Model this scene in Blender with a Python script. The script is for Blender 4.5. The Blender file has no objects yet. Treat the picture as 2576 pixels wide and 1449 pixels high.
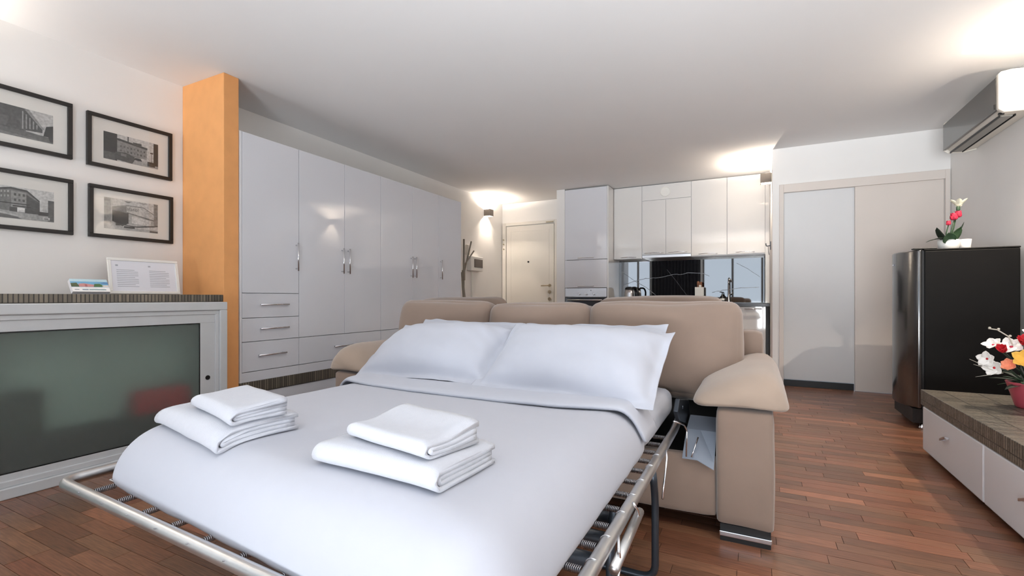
import bpy, bmesh, math, random
from mathutils import Vector, Matrix, noise

random.seed(7)
SC = bpy.context.scene
COL = SC.collection
pi = math.pi

# ------------------------------------------------------------------ camera, world, exposure, daylight, ceiling fill
H_CAM, CEIL = 0.98, 2.63
cam = bpy.data.cameras.new('camera')
cam.sensor_width = 36.0
cam.lens = 1190.5 / 2576 * 36.0
cam.shift_y = 24.0 / 2576
cam.clip_start = 0.02
cam_o = bpy.data.objects.new('camera', cam)
cam_o.location = (0, 0, H_CAM)
cam_o.rotation_euler = (pi / 2, 0, math.radians(27.05))
COL.objects.link(cam_o)
SC.camera = cam_o

SC.view_settings.view_transform = 'Standard'
SC.view_settings.look = 'None'
SC.view_settings.gamma = 1.0
SC.view_settings.use_curve_mapping = False
SC.view_settings.exposure = -0.05

W = bpy.data.worlds.new('sky')
SC.world = W
W.use_nodes = True
W.node_tree.nodes['Background'].inputs[0].default_value = (0.72, 0.84, 1.0, 1)
W.node_tree.nodes['Background'].inputs[1].default_value = 1.2


def area(name, loc, rot, sx, sy, power, col):
    l = bpy.data.lights.new(name, 'AREA')
    l.shape = 'RECTANGLE'
    l.size, l.size_y, l.energy, l.color = sx, sy, power, col
    o = bpy.data.objects.new(name, l)
    o.location, o.rotation_euler = loc, rot
    COL.objects.link(o)
    return o


BACK = -1.35
WIN = [(-3.92, -3.05), (-1.45, 1.10)]            # window openings in the wall behind the camera (x ranges)
WZ0, WZ1 = 0.06, 2.52
DAY = (0.80, 0.89, 1.0)
for i, (a, b) in enumerate(WIN):                # daylight entering by the two windows
    area('daylight', ((a + b) / 2, BACK - 0.16, (WZ0 + WZ1) / 2), (pi / 2, 0, 0), b - a, WZ1 - WZ0, 8 * (b - a), DAY)
for i, (a, b) in enumerate(WIN):                # added upward fill to brighten the ceiling; no terrace stands there
    area('ceiling_fill', ((a + b) / 2, BACK - 4.6, -0.45), (math.radians(180 - 22), 0, 0), b - a + 2.0, 6.4, 1150 * (b - a), (0.93, 0.96, 1.0))
LAMP_W = 34.0
LAMP_COL = (1.0, 0.85, 0.70)


# ------------------------------------------------------------------ materials
def S(r, g, b):
    f = lambda c: (c / 255 / 12.92) if c / 255 <= 0.04045 else ((c / 255 + 0.055) / 1.055) ** 2.4
    return (f(r), f(g), f(b), 1.0)


def mat(name, col, rough=0.5, metal=0.0, spec=0.5, coat=0.0, var=0.0, vscale=6.0, bump=0.0, bscale=120.0,
        attr=False, sheen=0.0, stretch=(1, 1, 1), trans=0.0, bdist=0.002, ior=1.5):
    m = bpy.data.materials.new(name)
    m.use_nodes = True
    nt = m.node_tree
    N, L = nt.nodes, nt.links
    p = N['Principled BSDF']
    p.inputs['Base Color'].default_value = col
    p.inputs['Roughness'].default_value = rough
    p.inputs['Metallic'].default_value = metal
    p.inputs['Specular IOR Level'].default_value = spec
    p.inputs['Coat Weight'].default_value = coat
    p.inputs['Coat Roughness'].default_value = 0.04
    p.inputs['Sheen Weight'].default_value = sheen
    p.inputs['Transmission Weight'].default_value = trans
    p.inputs['IOR'].default_value = ior
    geo = N.new('ShaderNodeNewGeometry')
    mp = N.new('ShaderNodeMapping')
    mp.inputs['Scale'].default_value = stretch
    L.new(geo.outputs['Position'], mp.inputs['Vector'])
    src = None
    if attr:
        at = N.new('ShaderNodeAttribute')
        at.attribute_name = 'Col'
        src = at.outputs['Color']
        L.new(src, p.inputs['Base Color'])
    if var > 0:
        nz = N.new('ShaderNodeTexNoise')
        nz.inputs['Scale'].default_value = vscale
        nz.inputs['Detail'].default_value = 5
        L.new(mp.outputs['Vector'], nz.inputs['Vector'])
        mr = N.new('ShaderNodeMapRange')
        mr.inputs['From Min'].default_value = 0.25
        mr.inputs['From Max'].default_value = 0.75
        mr.inputs['To Min'].default_value = 1 - var
        mr.inputs['To Max'].default_value = 1 + var
        L.new(nz.outputs['Fac'], mr.inputs['Value'])
        mx = N.new('ShaderNodeVectorMath')
        mx.operation = 'MULTIPLY'
        if src is not None:
            L.new(src, mx.inputs[0])
        else:
            mx.inputs[0].default_value = col[:3]
        L.new(mr.outputs['Result'], mx.inputs[1])
        L.new(mx.outputs['Vector'], p.inputs['Base Color'])
    if bump > 0:
        nb = N.new('ShaderNodeTexNoise')
        nb.inputs['Scale'].default_value = bscale
        nb.inputs['Detail'].default_value = 3
        L.new(mp.outputs['Vector'], nb.inputs['Vector'])
        bp = N.new('ShaderNodeBump')
        bp.inputs['Strength'].default_value = bump
        bp.inputs['Distance'].default_value = bdist
        L.new(nb.outputs['Fac'], bp.inputs['Height'])
        L.new(bp.outputs['Normal'], p.inputs['Normal'])
    return m


WALL = mat('wall_paint', S(240, 238, 235), 0.85, var=0.015, vscale=3, bump=0.05, bscale=300)
CEILM = mat('ceiling_paint', S(236, 235, 234), 0.9, var=0.01, vscale=2)
ORANGE = mat('orange_paint', S(232, 166, 104), 0.75, var=0.05, vscale=9, bump=0.12, bscale=60)
WOOD = mat('dark_parquet', S(96, 60, 44), 0.33, attr=True, var=0.42, vscale=12, stretch=(0.9, 13, 1), bump=0.05, bscale=40, spec=0.5)
SUBF = mat('floor_joint', S(60, 42, 33), 0.8, var=0.1)
GLOSSW = mat('white_lacquer', S(222, 223, 228), 0.025, spec=0.6, coat=0.35, var=0.004)
GLOSSK = mat('kitchen_lacquer', S(226, 225, 223), 0.05, spec=0.55, coat=0.2, var=0.004)
CARC = mat('white_board', S(226, 226, 228), 0.4, var=0.01)
DOORP = mat('door_paint', S(228, 224, 216), 0.45, var=0.01)
DOORG = mat('grey_white_door', S(224, 224, 224), 0.5, var=0.01)
DOORB = mat('beige_white_door', S(222, 213, 205), 0.5, var=0.01)
CHROME = mat('chrome', (0.78, 0.78, 0.80, 1), 0.16, 1.0, var=0.01)
STEEL = mat('brushed_steel', (0.62, 0.62, 0.64, 1), 0.30, 1.0, var=0.05, vscale=60, stretch=(1, 1, 20))
TUBE = mat('grey_steel_tube', (0.60, 0.60, 0.60, 1), 0.36, 1.0, var=0.06, vscale=20)
DTUBE = mat('dark_blue_steel', (0.05, 0.06, 0.075, 1), 0.32, 0.6, var=0.08, vscale=20)
BRASS = mat('worn_brass', (0.55, 0.48, 0.36, 1), 0.3, 1.0, var=0.05)
ALU = mat('anodised_aluminium', S(205, 207, 208), 0.42, 0.15, var=0.03, vscale=12)
BLACK = mat('black_plastic', S(18, 18, 19), 0.45, var=0.05)
BLACKGL = mat('black_gloss', S(20, 21, 22), 0.20, spec=0.6, ior=2.0, coat=0.2, var=0.02)
FRSIDE = mat('black_fridge_side', S(12, 11, 10), 0.55, spec=0.15, var=0.08, vscale=20, bump=0.05, bscale=400)
DGREY = mat('lamp_grey', S(88, 82, 77), 0.55, 0.2, var=0.03)
LINEN = mat('white_cotton', S(176, 178, 187), 0.85, var=0.008, vscale=30, sheen=0.2, bump=0.10, bscale=500, bdist=0.0006)
PILLM = mat('white_pillow_cotton', S(181, 184, 194), 0.85, var=0.008, vscale=30, sheen=0.2, bump=0.10, bscale=350, bdist=0.0006)
TERRY = mat('white_terry', S(186, 188, 196), 0.95, var=0.02, vscale=60, sheen=0.4, bump=0.5, bscale=420, bdist=0.002)
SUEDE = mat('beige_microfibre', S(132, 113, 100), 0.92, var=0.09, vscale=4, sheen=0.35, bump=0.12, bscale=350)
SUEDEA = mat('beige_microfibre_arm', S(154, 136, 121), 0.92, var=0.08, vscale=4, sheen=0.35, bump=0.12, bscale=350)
LINING = mat('grey_lining', S(128, 136, 148), 0.6, var=0.05)
DARKIN = mat('dark_webbing_shade', S(38, 36, 35), 0.9, var=0.1)  # black webbing; inside the sofa it puts the cavity's shade into the colour
FRAMEB = mat('black_frame', S(24, 22, 21), 0.45, var=0.05, vscale=30)
MATP = mat('picture_mat', S(236, 232, 226), 0.8, var=0.01)
PRINT = mat('photo_print', S(128, 128, 128), 0.55, attr=True, var=0.30, vscale=70)
PRINTC = mat('colour_print', S(128, 128, 128), 0.45, attr=True, var=0.06, vscale=60)
PAPER = mat('paper', S(232, 233, 240), 0.7, var=0.01)
INK = mat('grey_ink', S(176, 178, 186), 0.8, var=0.02)
WHITEP = mat('white_plastic', S(236, 235, 230), 0.35, var=0.01)
IVORY = mat('ivory_plastic', S(230, 224, 212), 0.4, var=0.01)
GREYAC = mat('grey_mirror_plastic', S(74, 73, 70), 0.22, var=0.02, coat=0.3)
GREYBOX = mat('switch_box_window', S(92, 82, 76), 0.2, var=0.05)
WARMG = mat('pewter_rod', S(132, 124, 112), 0.5, 0.1, var=0.05)
PINK = mat('pink_glazed_pot', S(176, 74, 86), 0.35, var=0.05)
LEAF = mat('leaf_green', S(58, 84, 56), 0.5, var=0.25, vscale=25)
LEAFD = mat('dark_leaf', S(34, 48, 34), 0.5, var=0.25, vscale=25)
PETW = mat('white_petal', S(238, 234, 228), 0.7, var=0.04, vscale=30)
PETC = mat('cream_petal', S(236, 234, 208), 0.7, var=0.05, vscale=30)
PETR = mat('red_petal', S(186, 22, 34), 0.6, var=0.18, vscale=30)
PETY = mat('yellow_petal', S(240, 188, 84), 0.6, var=0.1, vscale=30)
PETO = mat('peach_petal', S(236, 150, 116), 0.6, var=0.15, vscale=30)
PETM = mat('crimson_petal', S(188, 44, 70), 0.6, var=0.2, vscale=30)
TWIG = mat('pale_twig', S(196, 190, 176), 0.7, var=0.1)
WOODK = mat('brown_wood', S(132, 86, 58), 0.5, var=0.25, vscale=30)
REDM = mat('red_fabric', S(190, 22, 36), 0.7, var=0.1)
GREENM = mat('green_board', S(186, 200, 192), 0.7, var=0.1)
OVENG = mat('oven_glass', S(22, 24, 34), 0.08, coat=0.5, var=0.02)
BLACKST = mat('black_marble', S(10, 11, 15), 0.02, spec=0.5, coat=0.3, var=0.25, vscale=5, ior=3.2)
VEIN = mat('marble_vein', S(150, 154, 160), 0.2, var=0.2, vscale=20)
COUNT = mat('dark_worktop', S(44, 44, 48), 0.25, var=0.1, vscale=40)


def pane_mat(name, tint, gloss):                # thin clear glass that lets light straight through
    m = bpy.data.materials.new(name)
    m.use_nodes = True
    N, L = m.node_tree.nodes, m.node_tree.links
    N.remove(N['Principled BSDF'])
    tr = N.new('ShaderNodeBsdfTransparent')
    tr.inputs[0].default_value = tint
    gl = N.new('ShaderNodeBsdfGlossy')
    gl.inputs['Roughness'].default_value = 0.02
    lw = N.new('ShaderNodeLayerWeight')
    pw = N.new('ShaderNodeMath')
    pw.operation = 'POWER'
    pw.inputs[1].default_value = 5
    L.new(lw.outputs['Facing'], pw.inputs[0])
    fr = N.new('ShaderNodeMath')
    fr.operation = 'MULTIPLY_ADD'
    fr.inputs[1].default_value, fr.inputs[2].default_value = 0.9, gloss
    L.new(pw.outputs[0], fr.inputs[0])
    mx = N.new('ShaderNodeMixShader')
    L.new(fr.outputs[0], mx.inputs[0])
    L.new(tr.outputs[0], mx.inputs[1])
    L.new(gl.outputs[0], mx.inputs[2])
    L.new(mx.outputs[0], N['Material Output'].inputs['Surface'])
    return m


GLASS = pane_mat('clear_glass', (0.985, 0.99, 0.99, 1), 0.03)


def frosted():
    m = mat('frosted_glass', S(226, 236, 231), 0.42, trans=0.94, var=0.01, bump=0.15, bscale=500, ior=1.45)
    return m


FROST = frosted()


def mosaic_mat():                               # rows of small dark glass mosaic strips
    m = mat('dark_mosaic', S(70, 66, 60), 0.28, spec=0.6)
    N, L = m.node_tree.nodes, m.node_tree.links
    p = N['Principled BSDF']
    geo = N.new('ShaderNodeNewGeometry')
    sep = N.new('ShaderNodeSeparateXYZ')
    L.new(geo.outputs['Position'], sep.inputs[0])
    add = N.new('ShaderNodeMath')
    L.new(sep.outputs['X'], add.inputs[0])
    L.new(sep.outputs['Z'], add.inputs[1])
    cmb = N.new('ShaderNodeCombineXYZ')
    L.new(add.outputs[0], cmb.inputs['X'])
    L.new(sep.outputs['Y'], cmb.inputs['Y'])
    br = N.new('ShaderNodeTexBrick')
    br.inputs['Scale'].default_value = 1.0
    br.inputs['Brick Width'].default_value = 0.16
    br.inputs['Row Height'].default_value = 0.020
    br.inputs['Mortar Size'].default_value = 0.0030
    br.inputs['Mortar Smooth'].default_value = 0.3
    br.offset = 0.0
    br.inputs['Color1'].default_value = S(122, 114, 100)
    br.inputs['Color2'].default_value = S(84, 79, 70)
    br.inputs['Mortar'].default_value = S(40, 38, 35)
    L.new(cmb.outputs[0], br.inputs['Vector'])
    L.new(br.outputs['Color'], p.inputs['Base Color'])
    nz = N.new('ShaderNodeTexNoise')
    nz.inputs['Scale'].default_value = 90
    L.new(geo.outputs['Position'], nz.inputs['Vector'])
    mr = N.new('ShaderNodeMapRange')
    mr.inputs['From Min'].default_value, mr.inputs['From Max'].default_value = 0.3, 0.7
    mr.inputs['To Min'].default_value, mr.inputs['To Max'].default_value = 0.28, 0.5
    L.new(nz.outputs['Fac'], mr.inputs['Value'])
    L.new(mr.outputs['Result'], p.inputs['Roughness'])
    bp = N.new('ShaderNodeBump')
    bp.invert = True
    bp.inputs['Strength'].default_value = 0.7
    bp.inputs['Distance'].default_value = 0.002
    L.new(br.outputs['Fac'], bp.inputs['Height'])
    L.new(bp.outputs['Normal'], p.inputs['Normal'])
    return m


MOSAIC = mosaic_mat()


# ------------------------------------------------------------------ geometry helpers
class G:
    def __init__(s):
        s.v, s.f, s.c = [], [], []
        s.col = (0.5, 0.5, 0.5, 1)

    def add(s, vs, fs):
        o = len(s.v)
        s.v += [tuple(p) for p in vs]
        s.f += [tuple(i + o for i in f) for f in fs]
        s.c += [s.col] * len(fs)
        return s

    def box(s, x0, x1, y0, y1, z0, z1):
        return s.add([(x0, y0, z0), (x1, y0, z0), (x1, y1, z0), (x0, y1, z0), (x0, y0, z1), (x1, y0, z1), (x1, y1, z1), (x0, y1, z1)],
                     [(3, 2, 1, 0), (4, 5, 6, 7), (0, 1, 5, 4), (1, 2, 6, 5), (2, 3, 7, 6), (3, 0, 4, 7)])

    def prism(s, poly, axis, a0, a1):
        def mk(a, b, t):
            return {'x': (t, a, b), 'y': (a, t, b), 'z': (a, b, t)}[axis]
        n = len(poly)
        vs = [mk(a, b, a0) for a, b in poly] + [mk(a, b, a1) for a, b in poly]
        fs = [(i, (i + 1) % n, (i + 1) % n + n, i + n) for i in range(n)] + [tuple(range(n))[::-1], tuple(range(n, 2 * n))]
        return s.add(vs, fs)

    def tube(s, pts, r, n=8, closed=False, taper=None):
        P = [Vector(p) for p in pts]
        m = len(P)
        vs, fs = [], []
        up = None
        for i, p in enumerate(P):
            a = P[i - 1] if (i or closed) else P[0]
            b = P[(i + 1) % m] if (i < m - 1 or closed) else P[-1]
            t = (b - a).normalized()
            if up is None:
                up = Vector((0, 0, 1)) if abs(t.z) < 0.9 else Vector((1, 0, 0))
            u = (up - t * up.dot(t)).normalized()
            up = u
            w = t.cross(u)
            rr = r * (taper[i] if taper else 1)
            vs += [p + u * (rr * math.cos(2 * pi * k / n)) + w * (rr * math.sin(2 * pi * k / n)) for k in range(n)]
        for i in range(m if closed else m - 1):
            j = (i + 1) % m
            fs += [(i * n + k, i * n + (k + 1) % n, j * n + (k + 1) % n, j * n + k) for k in range(n)]
        if not closed:
            fs += [tuple(range(n))[::-1], tuple(range((m - 1) * n, m * n))]
        return s.add(vs, fs)

    def lathe(s, prof, cx, cy, n=24, sy=1.0):
        vs, fs = [], []
        for r, z in prof:
            vs += [(cx + r * math.cos(2 * pi * k / n), cy + sy * r * math.sin(2 * pi * k / n), z) for k in range(n)]
        m = len(prof)
        for i in range(m - 1):
            fs += [(i * n + k, i * n + (k + 1) % n, (i + 1) * n + (k + 1) % n, (i + 1) * n + k) for k in range(n)]
        fs += [tuple(range(n))[::-1], tuple(range((m - 1) * n, m * n))]
        return s.add(vs, fs)

    def grid(s, fn, nu, nv, wrap=False):
        vs = [fn(i / nu, j / nv) for j in range(nv + 1) for i in range(nu if wrap else nu + 1)]
        w = nu if wrap else nu + 1
        fs = [(j * w + i, j * w + (i + 1) % w, (j + 1) * w + (i + 1) % w, (j + 1) * w + i) for j in range(nv) for i in range(nu)]
        return s.add(vs, fs)

    def loft(s, secs):
        n = len(secs[0])
        vs = [p for q in secs for p in q]
        fs = [(i * n + k, i * n + (k + 1) % n, (i + 1) * n + (k + 1) % n, (i + 1) * n + k) for i in range(len(secs) - 1) for k in range(n)]
        fs += [tuple(range(n))[::-1], tuple(range((len(secs) - 1) * n, len(secs) * n))]
        return s.add(vs, fs)

    def puff(s, c, half, r, bulge=(0, 0, 0), n=14, M=None, wob=0.0, wf=3.0, shape=None):
        """a soft rounded box; bulge swells each pair of faces; shape(p) bends it afterwards"""
        key, vs, fs = {}, [], []
        h = Vector(half)

        def vert(p):
            k = tuple(round(x, 5) for x in p)
            if k in key:
                return key[k]
            q = [p[i] * h[i] for i in range(3)]
            inn = [max(-(h[i] - r), min(h[i] - r, q[i])) for i in range(3)]
            d = Vector([q[i] - inn[i] for i in range(3)])
            if d.length > 1e-9:
                d = d.normalized() * r
            q = Vector(inn) + d
            for i in range(3):
                a, b = p[(i + 1) % 3], p[(i + 2) % 3]
                q[i] += p[i] * bulge[i] * (1 - a * a) * (1 - b * b)
            if shape:
                q = Vector(shape(q, p))
            if wob:
                q += noise.noise_vector((q + Vector(c)) * wf) * wob
            if M:
                q = M @ q
            key[k] = len(vs)
            vs.append(q + Vector(c))
            return key[k]
        T = [math.sin(pi / 2 * (2 * i / n - 1)) for i in range(n + 1)]
        for ax in range(3):
            for sg in (-1, 1):
                for i in range(n):
                    for j in range(n):
                        quad = []
                        for a, b in ((i, j), (i + 1, j), (i + 1, j + 1), (i, j + 1)):
                            p = [0, 0, 0]
                            p[ax], p[(ax + 1) % 3], p[(ax + 2) % 3] = sg, T[a], T[b]
                            quad.append(vert(p))
                        fs.append(tuple(quad if sg > 0 else quad[::-1]))
        return s.add(vs, fs)


ORG = {}


def obj(name, g, m, parent=None, bevel=0.0, smooth=False, loc=None, sub=0, label=None, cat=None, group=None, kind=None, mesh=None, seg=2):
    base = Vector(loc) if loc else (ORG[parent] if parent else Vector((0, 0, 0)))
    if mesh is None:
        mesh = bpy.data.meshes.new(name)
        mesh.from_pydata([tuple(Vector(p) - base) for p in g.v], [], g.f)
        ca = mesh.color_attributes.new('Col', 'FLOAT_COLOR', 'CORNER')
        k = 0
        for p, c in zip(mesh.polygons, g.c):
            for _ in range(p.loop_total):
                ca.data[k].color = c
                k += 1
            p.use_smooth = smooth
        mesh.materials.append(m)
    o = bpy.data.objects.new(name, mesh)
    COL.objects.link(o)
    if parent:
        o.parent = parent
        o.location = base - ORG[parent]
    else:
        o.location = base
    ORG[o] = base
    if bevel:
        b = o.modifiers.new('bevel', 'BEVEL')
        b.width, b.segments, b.limit_method, b.angle_limit = bevel, seg, 'ANGLE', math.radians(40)
    if sub:
        q = o.modifiers.new('sub', 'SUBSURF')
        q.levels = q.render_levels = sub
    if label: o['label'] = label
    if cat: o['category'] = cat
    if group: o['group'] = group
    if kind: o['kind'] = kind
    return o


def thing(name, label, cat, loc, group=None, kind=None):
    o = bpy.data.objects.new(name, None)
    o.empty_display_size = 0.05
    o.location = loc
    COL.objects.link(o)
    ORG[o] = Vector(loc)
    o['label'] = label
    if cat: o['category'] = cat
    if group: o['group'] = group
    if kind: o['kind'] = kind
    return o


def struct(name, g, m, label=None, **k):
    return obj(name, g, m, kind='structure', label=label, **k)


def arc(cx, cy, r, a0, a1, n=6):
    return [(cx + r * math.cos(a0 + (a1 - a0) * i / n), cy + r * math.sin(a0 + (a1 - a0) * i / n)) for i in range(n + 1)]


def rpath(pts, r, n=5):                          # polyline with rounded corners
    P = [Vector(p) for p in pts]
    out = [P[0]]
    for i in range(1, len(P) - 1):
        a, b, c = P[i - 1], P[i], P[i + 1]
        d1, d2 = (a - b).normalized(), (c - b).normalized()
        rr = min(r, (a - b).length * 0.49, (c - b).length * 0.49)
        p1, p2 = b + d1 * rr, b + d2 * rr
        for k in range(n + 1):
            t = k / n
            out.append(p1 * (1 - t) ** 2 + b * 2 * t * (1 - t) + p2 * t * t)
    out.append(P[-1])
    return out


# ------------------------------------------------------------------ room shell
XL, XR, YF, YP, XP = -3.98, 1.70, 7.42, 6.02, 0.187

floor = struct('floor', G().box(XL - .1, XR + .1, BACK - .1, YF + .1, -0.12, -0.004), SUBF, 'dark brown strip parquet floor of the room')
struct('ceiling', G().box(XL - .1, XR + .1, BACK - .1, YF + .1, CEIL, CEIL + .1), CEILM, 'smooth white painted ceiling of the whole room')
struct('wall_left', G().box(XL - .1, XL, BACK - .1, YF + .1, 0, CEIL), WALL, 'long white wall behind the framed photographs and wardrobes')
struct('wall_far', G().box(XL, XP + .1, YF, YF + .1, 0, CEIL), WALL, 'white end wall holding the entrance door and kitchen')
struct('wall_right', G().box(XR, XR + .1, BACK - .1, YF + .1, 0, CEIL), WALL, 'white wall carrying the air conditioner')
g = G().box(XP, XP + .09, YP, YF, 0, CEIL)
g.box(XP + .09, .294, YP, YP + .10, 0, CEIL)
g.box(.294, 1.658, YP, YP + .10, 2.14, CEIL)
g.box(1.658, XR, YP, YP + .10, 0, CEIL)
struct('wall_partition', g, WALL, 'white partition wall around the sliding doors')
g = G()
xs = [XL] + [x for w in WIN for x in w] + [XR]
for a, b in zip(xs[::2], xs[1::2]):
    g.box(a, b, BACK - .1, BACK, 0, CEIL)
for a, b in WIN:
    g.box(a, b, BACK - .1, BACK, 0, WZ0)
    g.box(a, b, BACK - .1, BACK, WZ1, CEIL)
struct('wall_back', g, WALL, 'white window wall opposite the kitchen')
for i, (a, b) in enumerate(WIN):
    g = G()
    y0, y1 = BACK - .09, BACK - .03
    g.box(a, a + .05, y0, y1, WZ0, WZ1); g.box(b - .05, b, y0, y1, WZ0, WZ1)
    g.box(a + .05, b - .05, y0, y1, WZ0, WZ0 + .05); g.box(a + .05, b - .05, y0, y1, WZ1 - .05, WZ1)
    nm = 1 if b - a < 1.5 else 2
    xs = [a + .05 + (b - a - .1) * k / (nm + 1) for k in range(1, nm + 1)]
    for x in xs:
        g.box(x - .03, x + .03, y0, y1, WZ0 + .05, WZ1 - .05)
    w = struct('window_%d' % (i + 1), g, DGREY, ('narrow grey framed window' if i == 0 else 'wide grey framed window') + ' in the wall opposite the kitchen')
    e = [a + .05] + [q for x in xs for q in (x - .03, x + .03)] + [b - .05]
    for p, q in zip(e[::2], e[1::2]):
        obj('pane', G().box(p, q, BACK - .065, BACK - .06, WZ0 + .05, WZ1 - .05), GLASS, w)

def curtain(x0, x1, lab):
    def fn(u, v):
        return (x0 + (x1 - x0) * u, BACK + .09 + .035 * math.sin(u * (x1 - x0) * 62), .02 + v * (CEIL - .05))
    o = obj('curtain', G().grid(fn, 90, 4), DCURT, loc=((x0 + x1) / 2, BACK + .09, .02), smooth=True, label=lab, cat='curtain')
    o.modifiers.new('t', 'SOLIDIFY').thickness = .003


DCURT = mat('charcoal_curtain', S(34, 34, 38), .9, var=.08, vscale=20)
curtain(-3.02, -1.50, 'charcoal curtain hanging between the two windows')
struct('wall_pier', G().box(-2.70, -2.568, 6.80, YF, 0, CEIL), WALL, 'narrow white wall pier between entrance door and oven tower')
struct('column', G().box(XL, -3.455, 2.125, 2.24, 0, CEIL), ORANGE, 'flat orange painted column beside the white wardrobe', bevel=.004)
struct('wall_low', G().box(XL, -3.475, BACK, 2.122, 0, .949), WALL, 'low white wall carrying the dark mosaic shelf')
struct('baseboard_right', G().box(XR - .012, XR, 4.0, YP, 0, .07), BLACK, 'dark skirting along the right wall')

# entrance door
d = thing('door_1', 'cream entrance door with peephole and lever handle', None, (-3.43, YF, 0), kind='structure')
g = G().box(-3.965, -3.895, YF - .035, YF, 0, 2.29).box(-2.975, -2.915, YF - .035, YF, 0, 2.29).box(-3.895, -2.975, YF - .035, YF, 2.235, 2.29)
obj('door_frame', g, DOORP, d, bevel=.006)
leaf = obj('door_leaf', G().box(-3.885, -2.985, YF - .028, YF - .002, .01, 2.225), DOORP, d, bevel=.004)
g = G().box(-3.80, -3.07, YF - .031, YF - .027, .12, .126).box(-3.80, -3.07, YF - .031, YF - .027, 2.13, 2.136)
g.box(-3.80, -3.794, YF - .031, YF - .027, .126, 2.13).box(-3.076, -3.07, YF - .031, YF - .027, .126, 2.13)
obj('panel_moulding', g, DOORP, leaf)
obj('peephole', G().tube([(-3.457, YF - .027, 1.595), (-3.457, YF - .036, 1.595)], .016, 14), BLACK, leaf)
g = G().tube(rpath([(-3.06, YF - .027, 1.185), (-3.06, YF - .075, 1.185), (-3.20, YF - .075, 1.18)], .02), .010, 10)
obj('lever_handle', g, BRASS, leaf, smooth=True)
obj('rosette', G().tube([(-3.06, YF - .027, 1.185), (-3.06, YF - .037, 1.185)], .026, 16), BRASS, leaf)
for z in (1.075, .955):
    obj('lock_plate', G().tube([(-3.064, YF - .027, z), (-3.064, YF - .036, z)], .030, 16).tube([(-3.064, YF - .036, z), (-3.064, YF - .046, z)], .013, 10), BRASS, leaf)
for z in (1.852, 1.936, 2.014):
    obj('hinge_pin', G().tube([(-3.935, YF - .035, z - .018), (-3.935, YF - .048, z - .018)], .013, 10), BRASS, d)
obj('door_closer', G().box(-3.12, -2.99, YF - .055, YF - .036, 2.245, 2.262), BRASS, d, bevel=.003)

# sliding doors in the partition wall
g = G().box(.252, .294, YP - .022, YP, 0, 2.225).box(1.658, 1.692, YP - .022, YP, 0, 2.225).box(.294, 1.658, YP - .022, YP, 2.135, 2.225)
struct('trim_1', g, DOORB, 'pale casing and track cover around the sliding doors', bevel=.003)
struct('door_2', G().box(.290, .99, YP + .058, YP + .092, .075, 2.15), DOORG, 'grey white sliding door panel set behind its pair', bevel=.003)
struct('door_3', G().box(.943, 1.656, YP + .012, YP + .048, .004, 2.15), DOORB, 'beige white sliding door panel beside the black fridge', bevel=.003)
struct('trim_2', G().box(.294, .942, YP + .060, YP + .098, 0, .068), BLACK, 'black strip in the gap below the recessed sliding door')  # black strip set across the dark gap under the raised panel

# ------------------------------------------------------------------ parquet strips
FPOLY = [[(0, 1262), (145, 1228), (625, 1449), (0, 1449)],
         [(1950, 985), (2240, 992), (2318, 1085), (2325, 1130), (2576, 1365), (2576, 1449), (1400, 1449), (1590, 1285), (1935, 1362), (1952, 1330)]]


def pix(x, y, z):
    a = math.radians(27.05)
    dd = -x * math.sin(a) + y * math.cos(a)
    if dd < 0.05:
        return None
    return 1288 + 1190.5 * (x * math.cos(a) + y * math.sin(a)) / dd, 748.5 - 1190.5 * (z - H_CAM) / dd, dd


def inside(p, poly):
    r = False
    for i in range(len(poly)):
        a, b = poly[i], poly[i - 1]
        if (a[1] > p[1]) != (b[1] > p[1]) and p[0] < (b[0] - a[0]) * (p[1] - a[1]) / (b[1] - a[1]) + a[0]:
            r = not r
    return r


strips, y = [], BACK
rs = random.Random(3)
while y < YF - .01:
    w = .066
    x = XL - rs.random() * .35
    while x < XR:
        l = rs.uniform(.30, .46)
        x0, x1 = max(x, XL), min(x + l, XR)
        if x1 - x0 > .02:
            t = rs.random()
            k = 0.72 + 0.52 * t ** 1.3
            if rs.random() < .05: k *= 1.45
            c = S(126, 86, 65)
            tint = rs.uniform(.9, 1.12)
            strips.append((x0, x1, y, y + w, (c[0] * k * tint, c[1] * k, c[2] * k * .97, 1)))
        x += l
    y += w
rank = []
for i, (x0, x1, y0, y1, c) in enumerate(strips):
    q = pix((x0 + x1) / 2, (y0 + y1) / 2, 0)
    if q and any(inside(q[:2], pl) for pl in FPOLY):
        rank.append(((x1 - x0) * (y1 - y0) / q[2] ** 3, i))
single = set(i for _, i in sorted(rank, reverse=True)[:290])
gr = G()
gp = .00035


def strip(g, s, dz):
    x0, x1, y0, y1, c = s
    g.col = c
    e = .0006
    z = dz
    g.add([(x0 + gp, y0 + gp, -.006), (x1 - gp, y0 + gp, -.006), (x1 - gp, y1 - gp, -.006), (x0 + gp, y1 - gp, -.006),
           (x0 + gp + e, y0 + gp + e, z), (x1 - gp - e, y0 + gp + e, z), (x1 - gp - e, y1 - gp - e, z), (x0 + gp + e, y1 - gp - e, z)],
          [(4, 5, 6, 7), (0, 1, 5, 4), (1, 2, 6, 5), (2, 3, 7, 6), (3, 0, 4, 7)])


for i, s in enumerate(strips):
    dz = -rs.random() * .0005
    if i in single:
        g = G(); strip(g, s, dz); obj('plank', g, WOOD, floor)
    else:
        strip(gr, s, dz)
obj('parquet_field', gr, WOOD, floor, kind='stuff')


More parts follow.
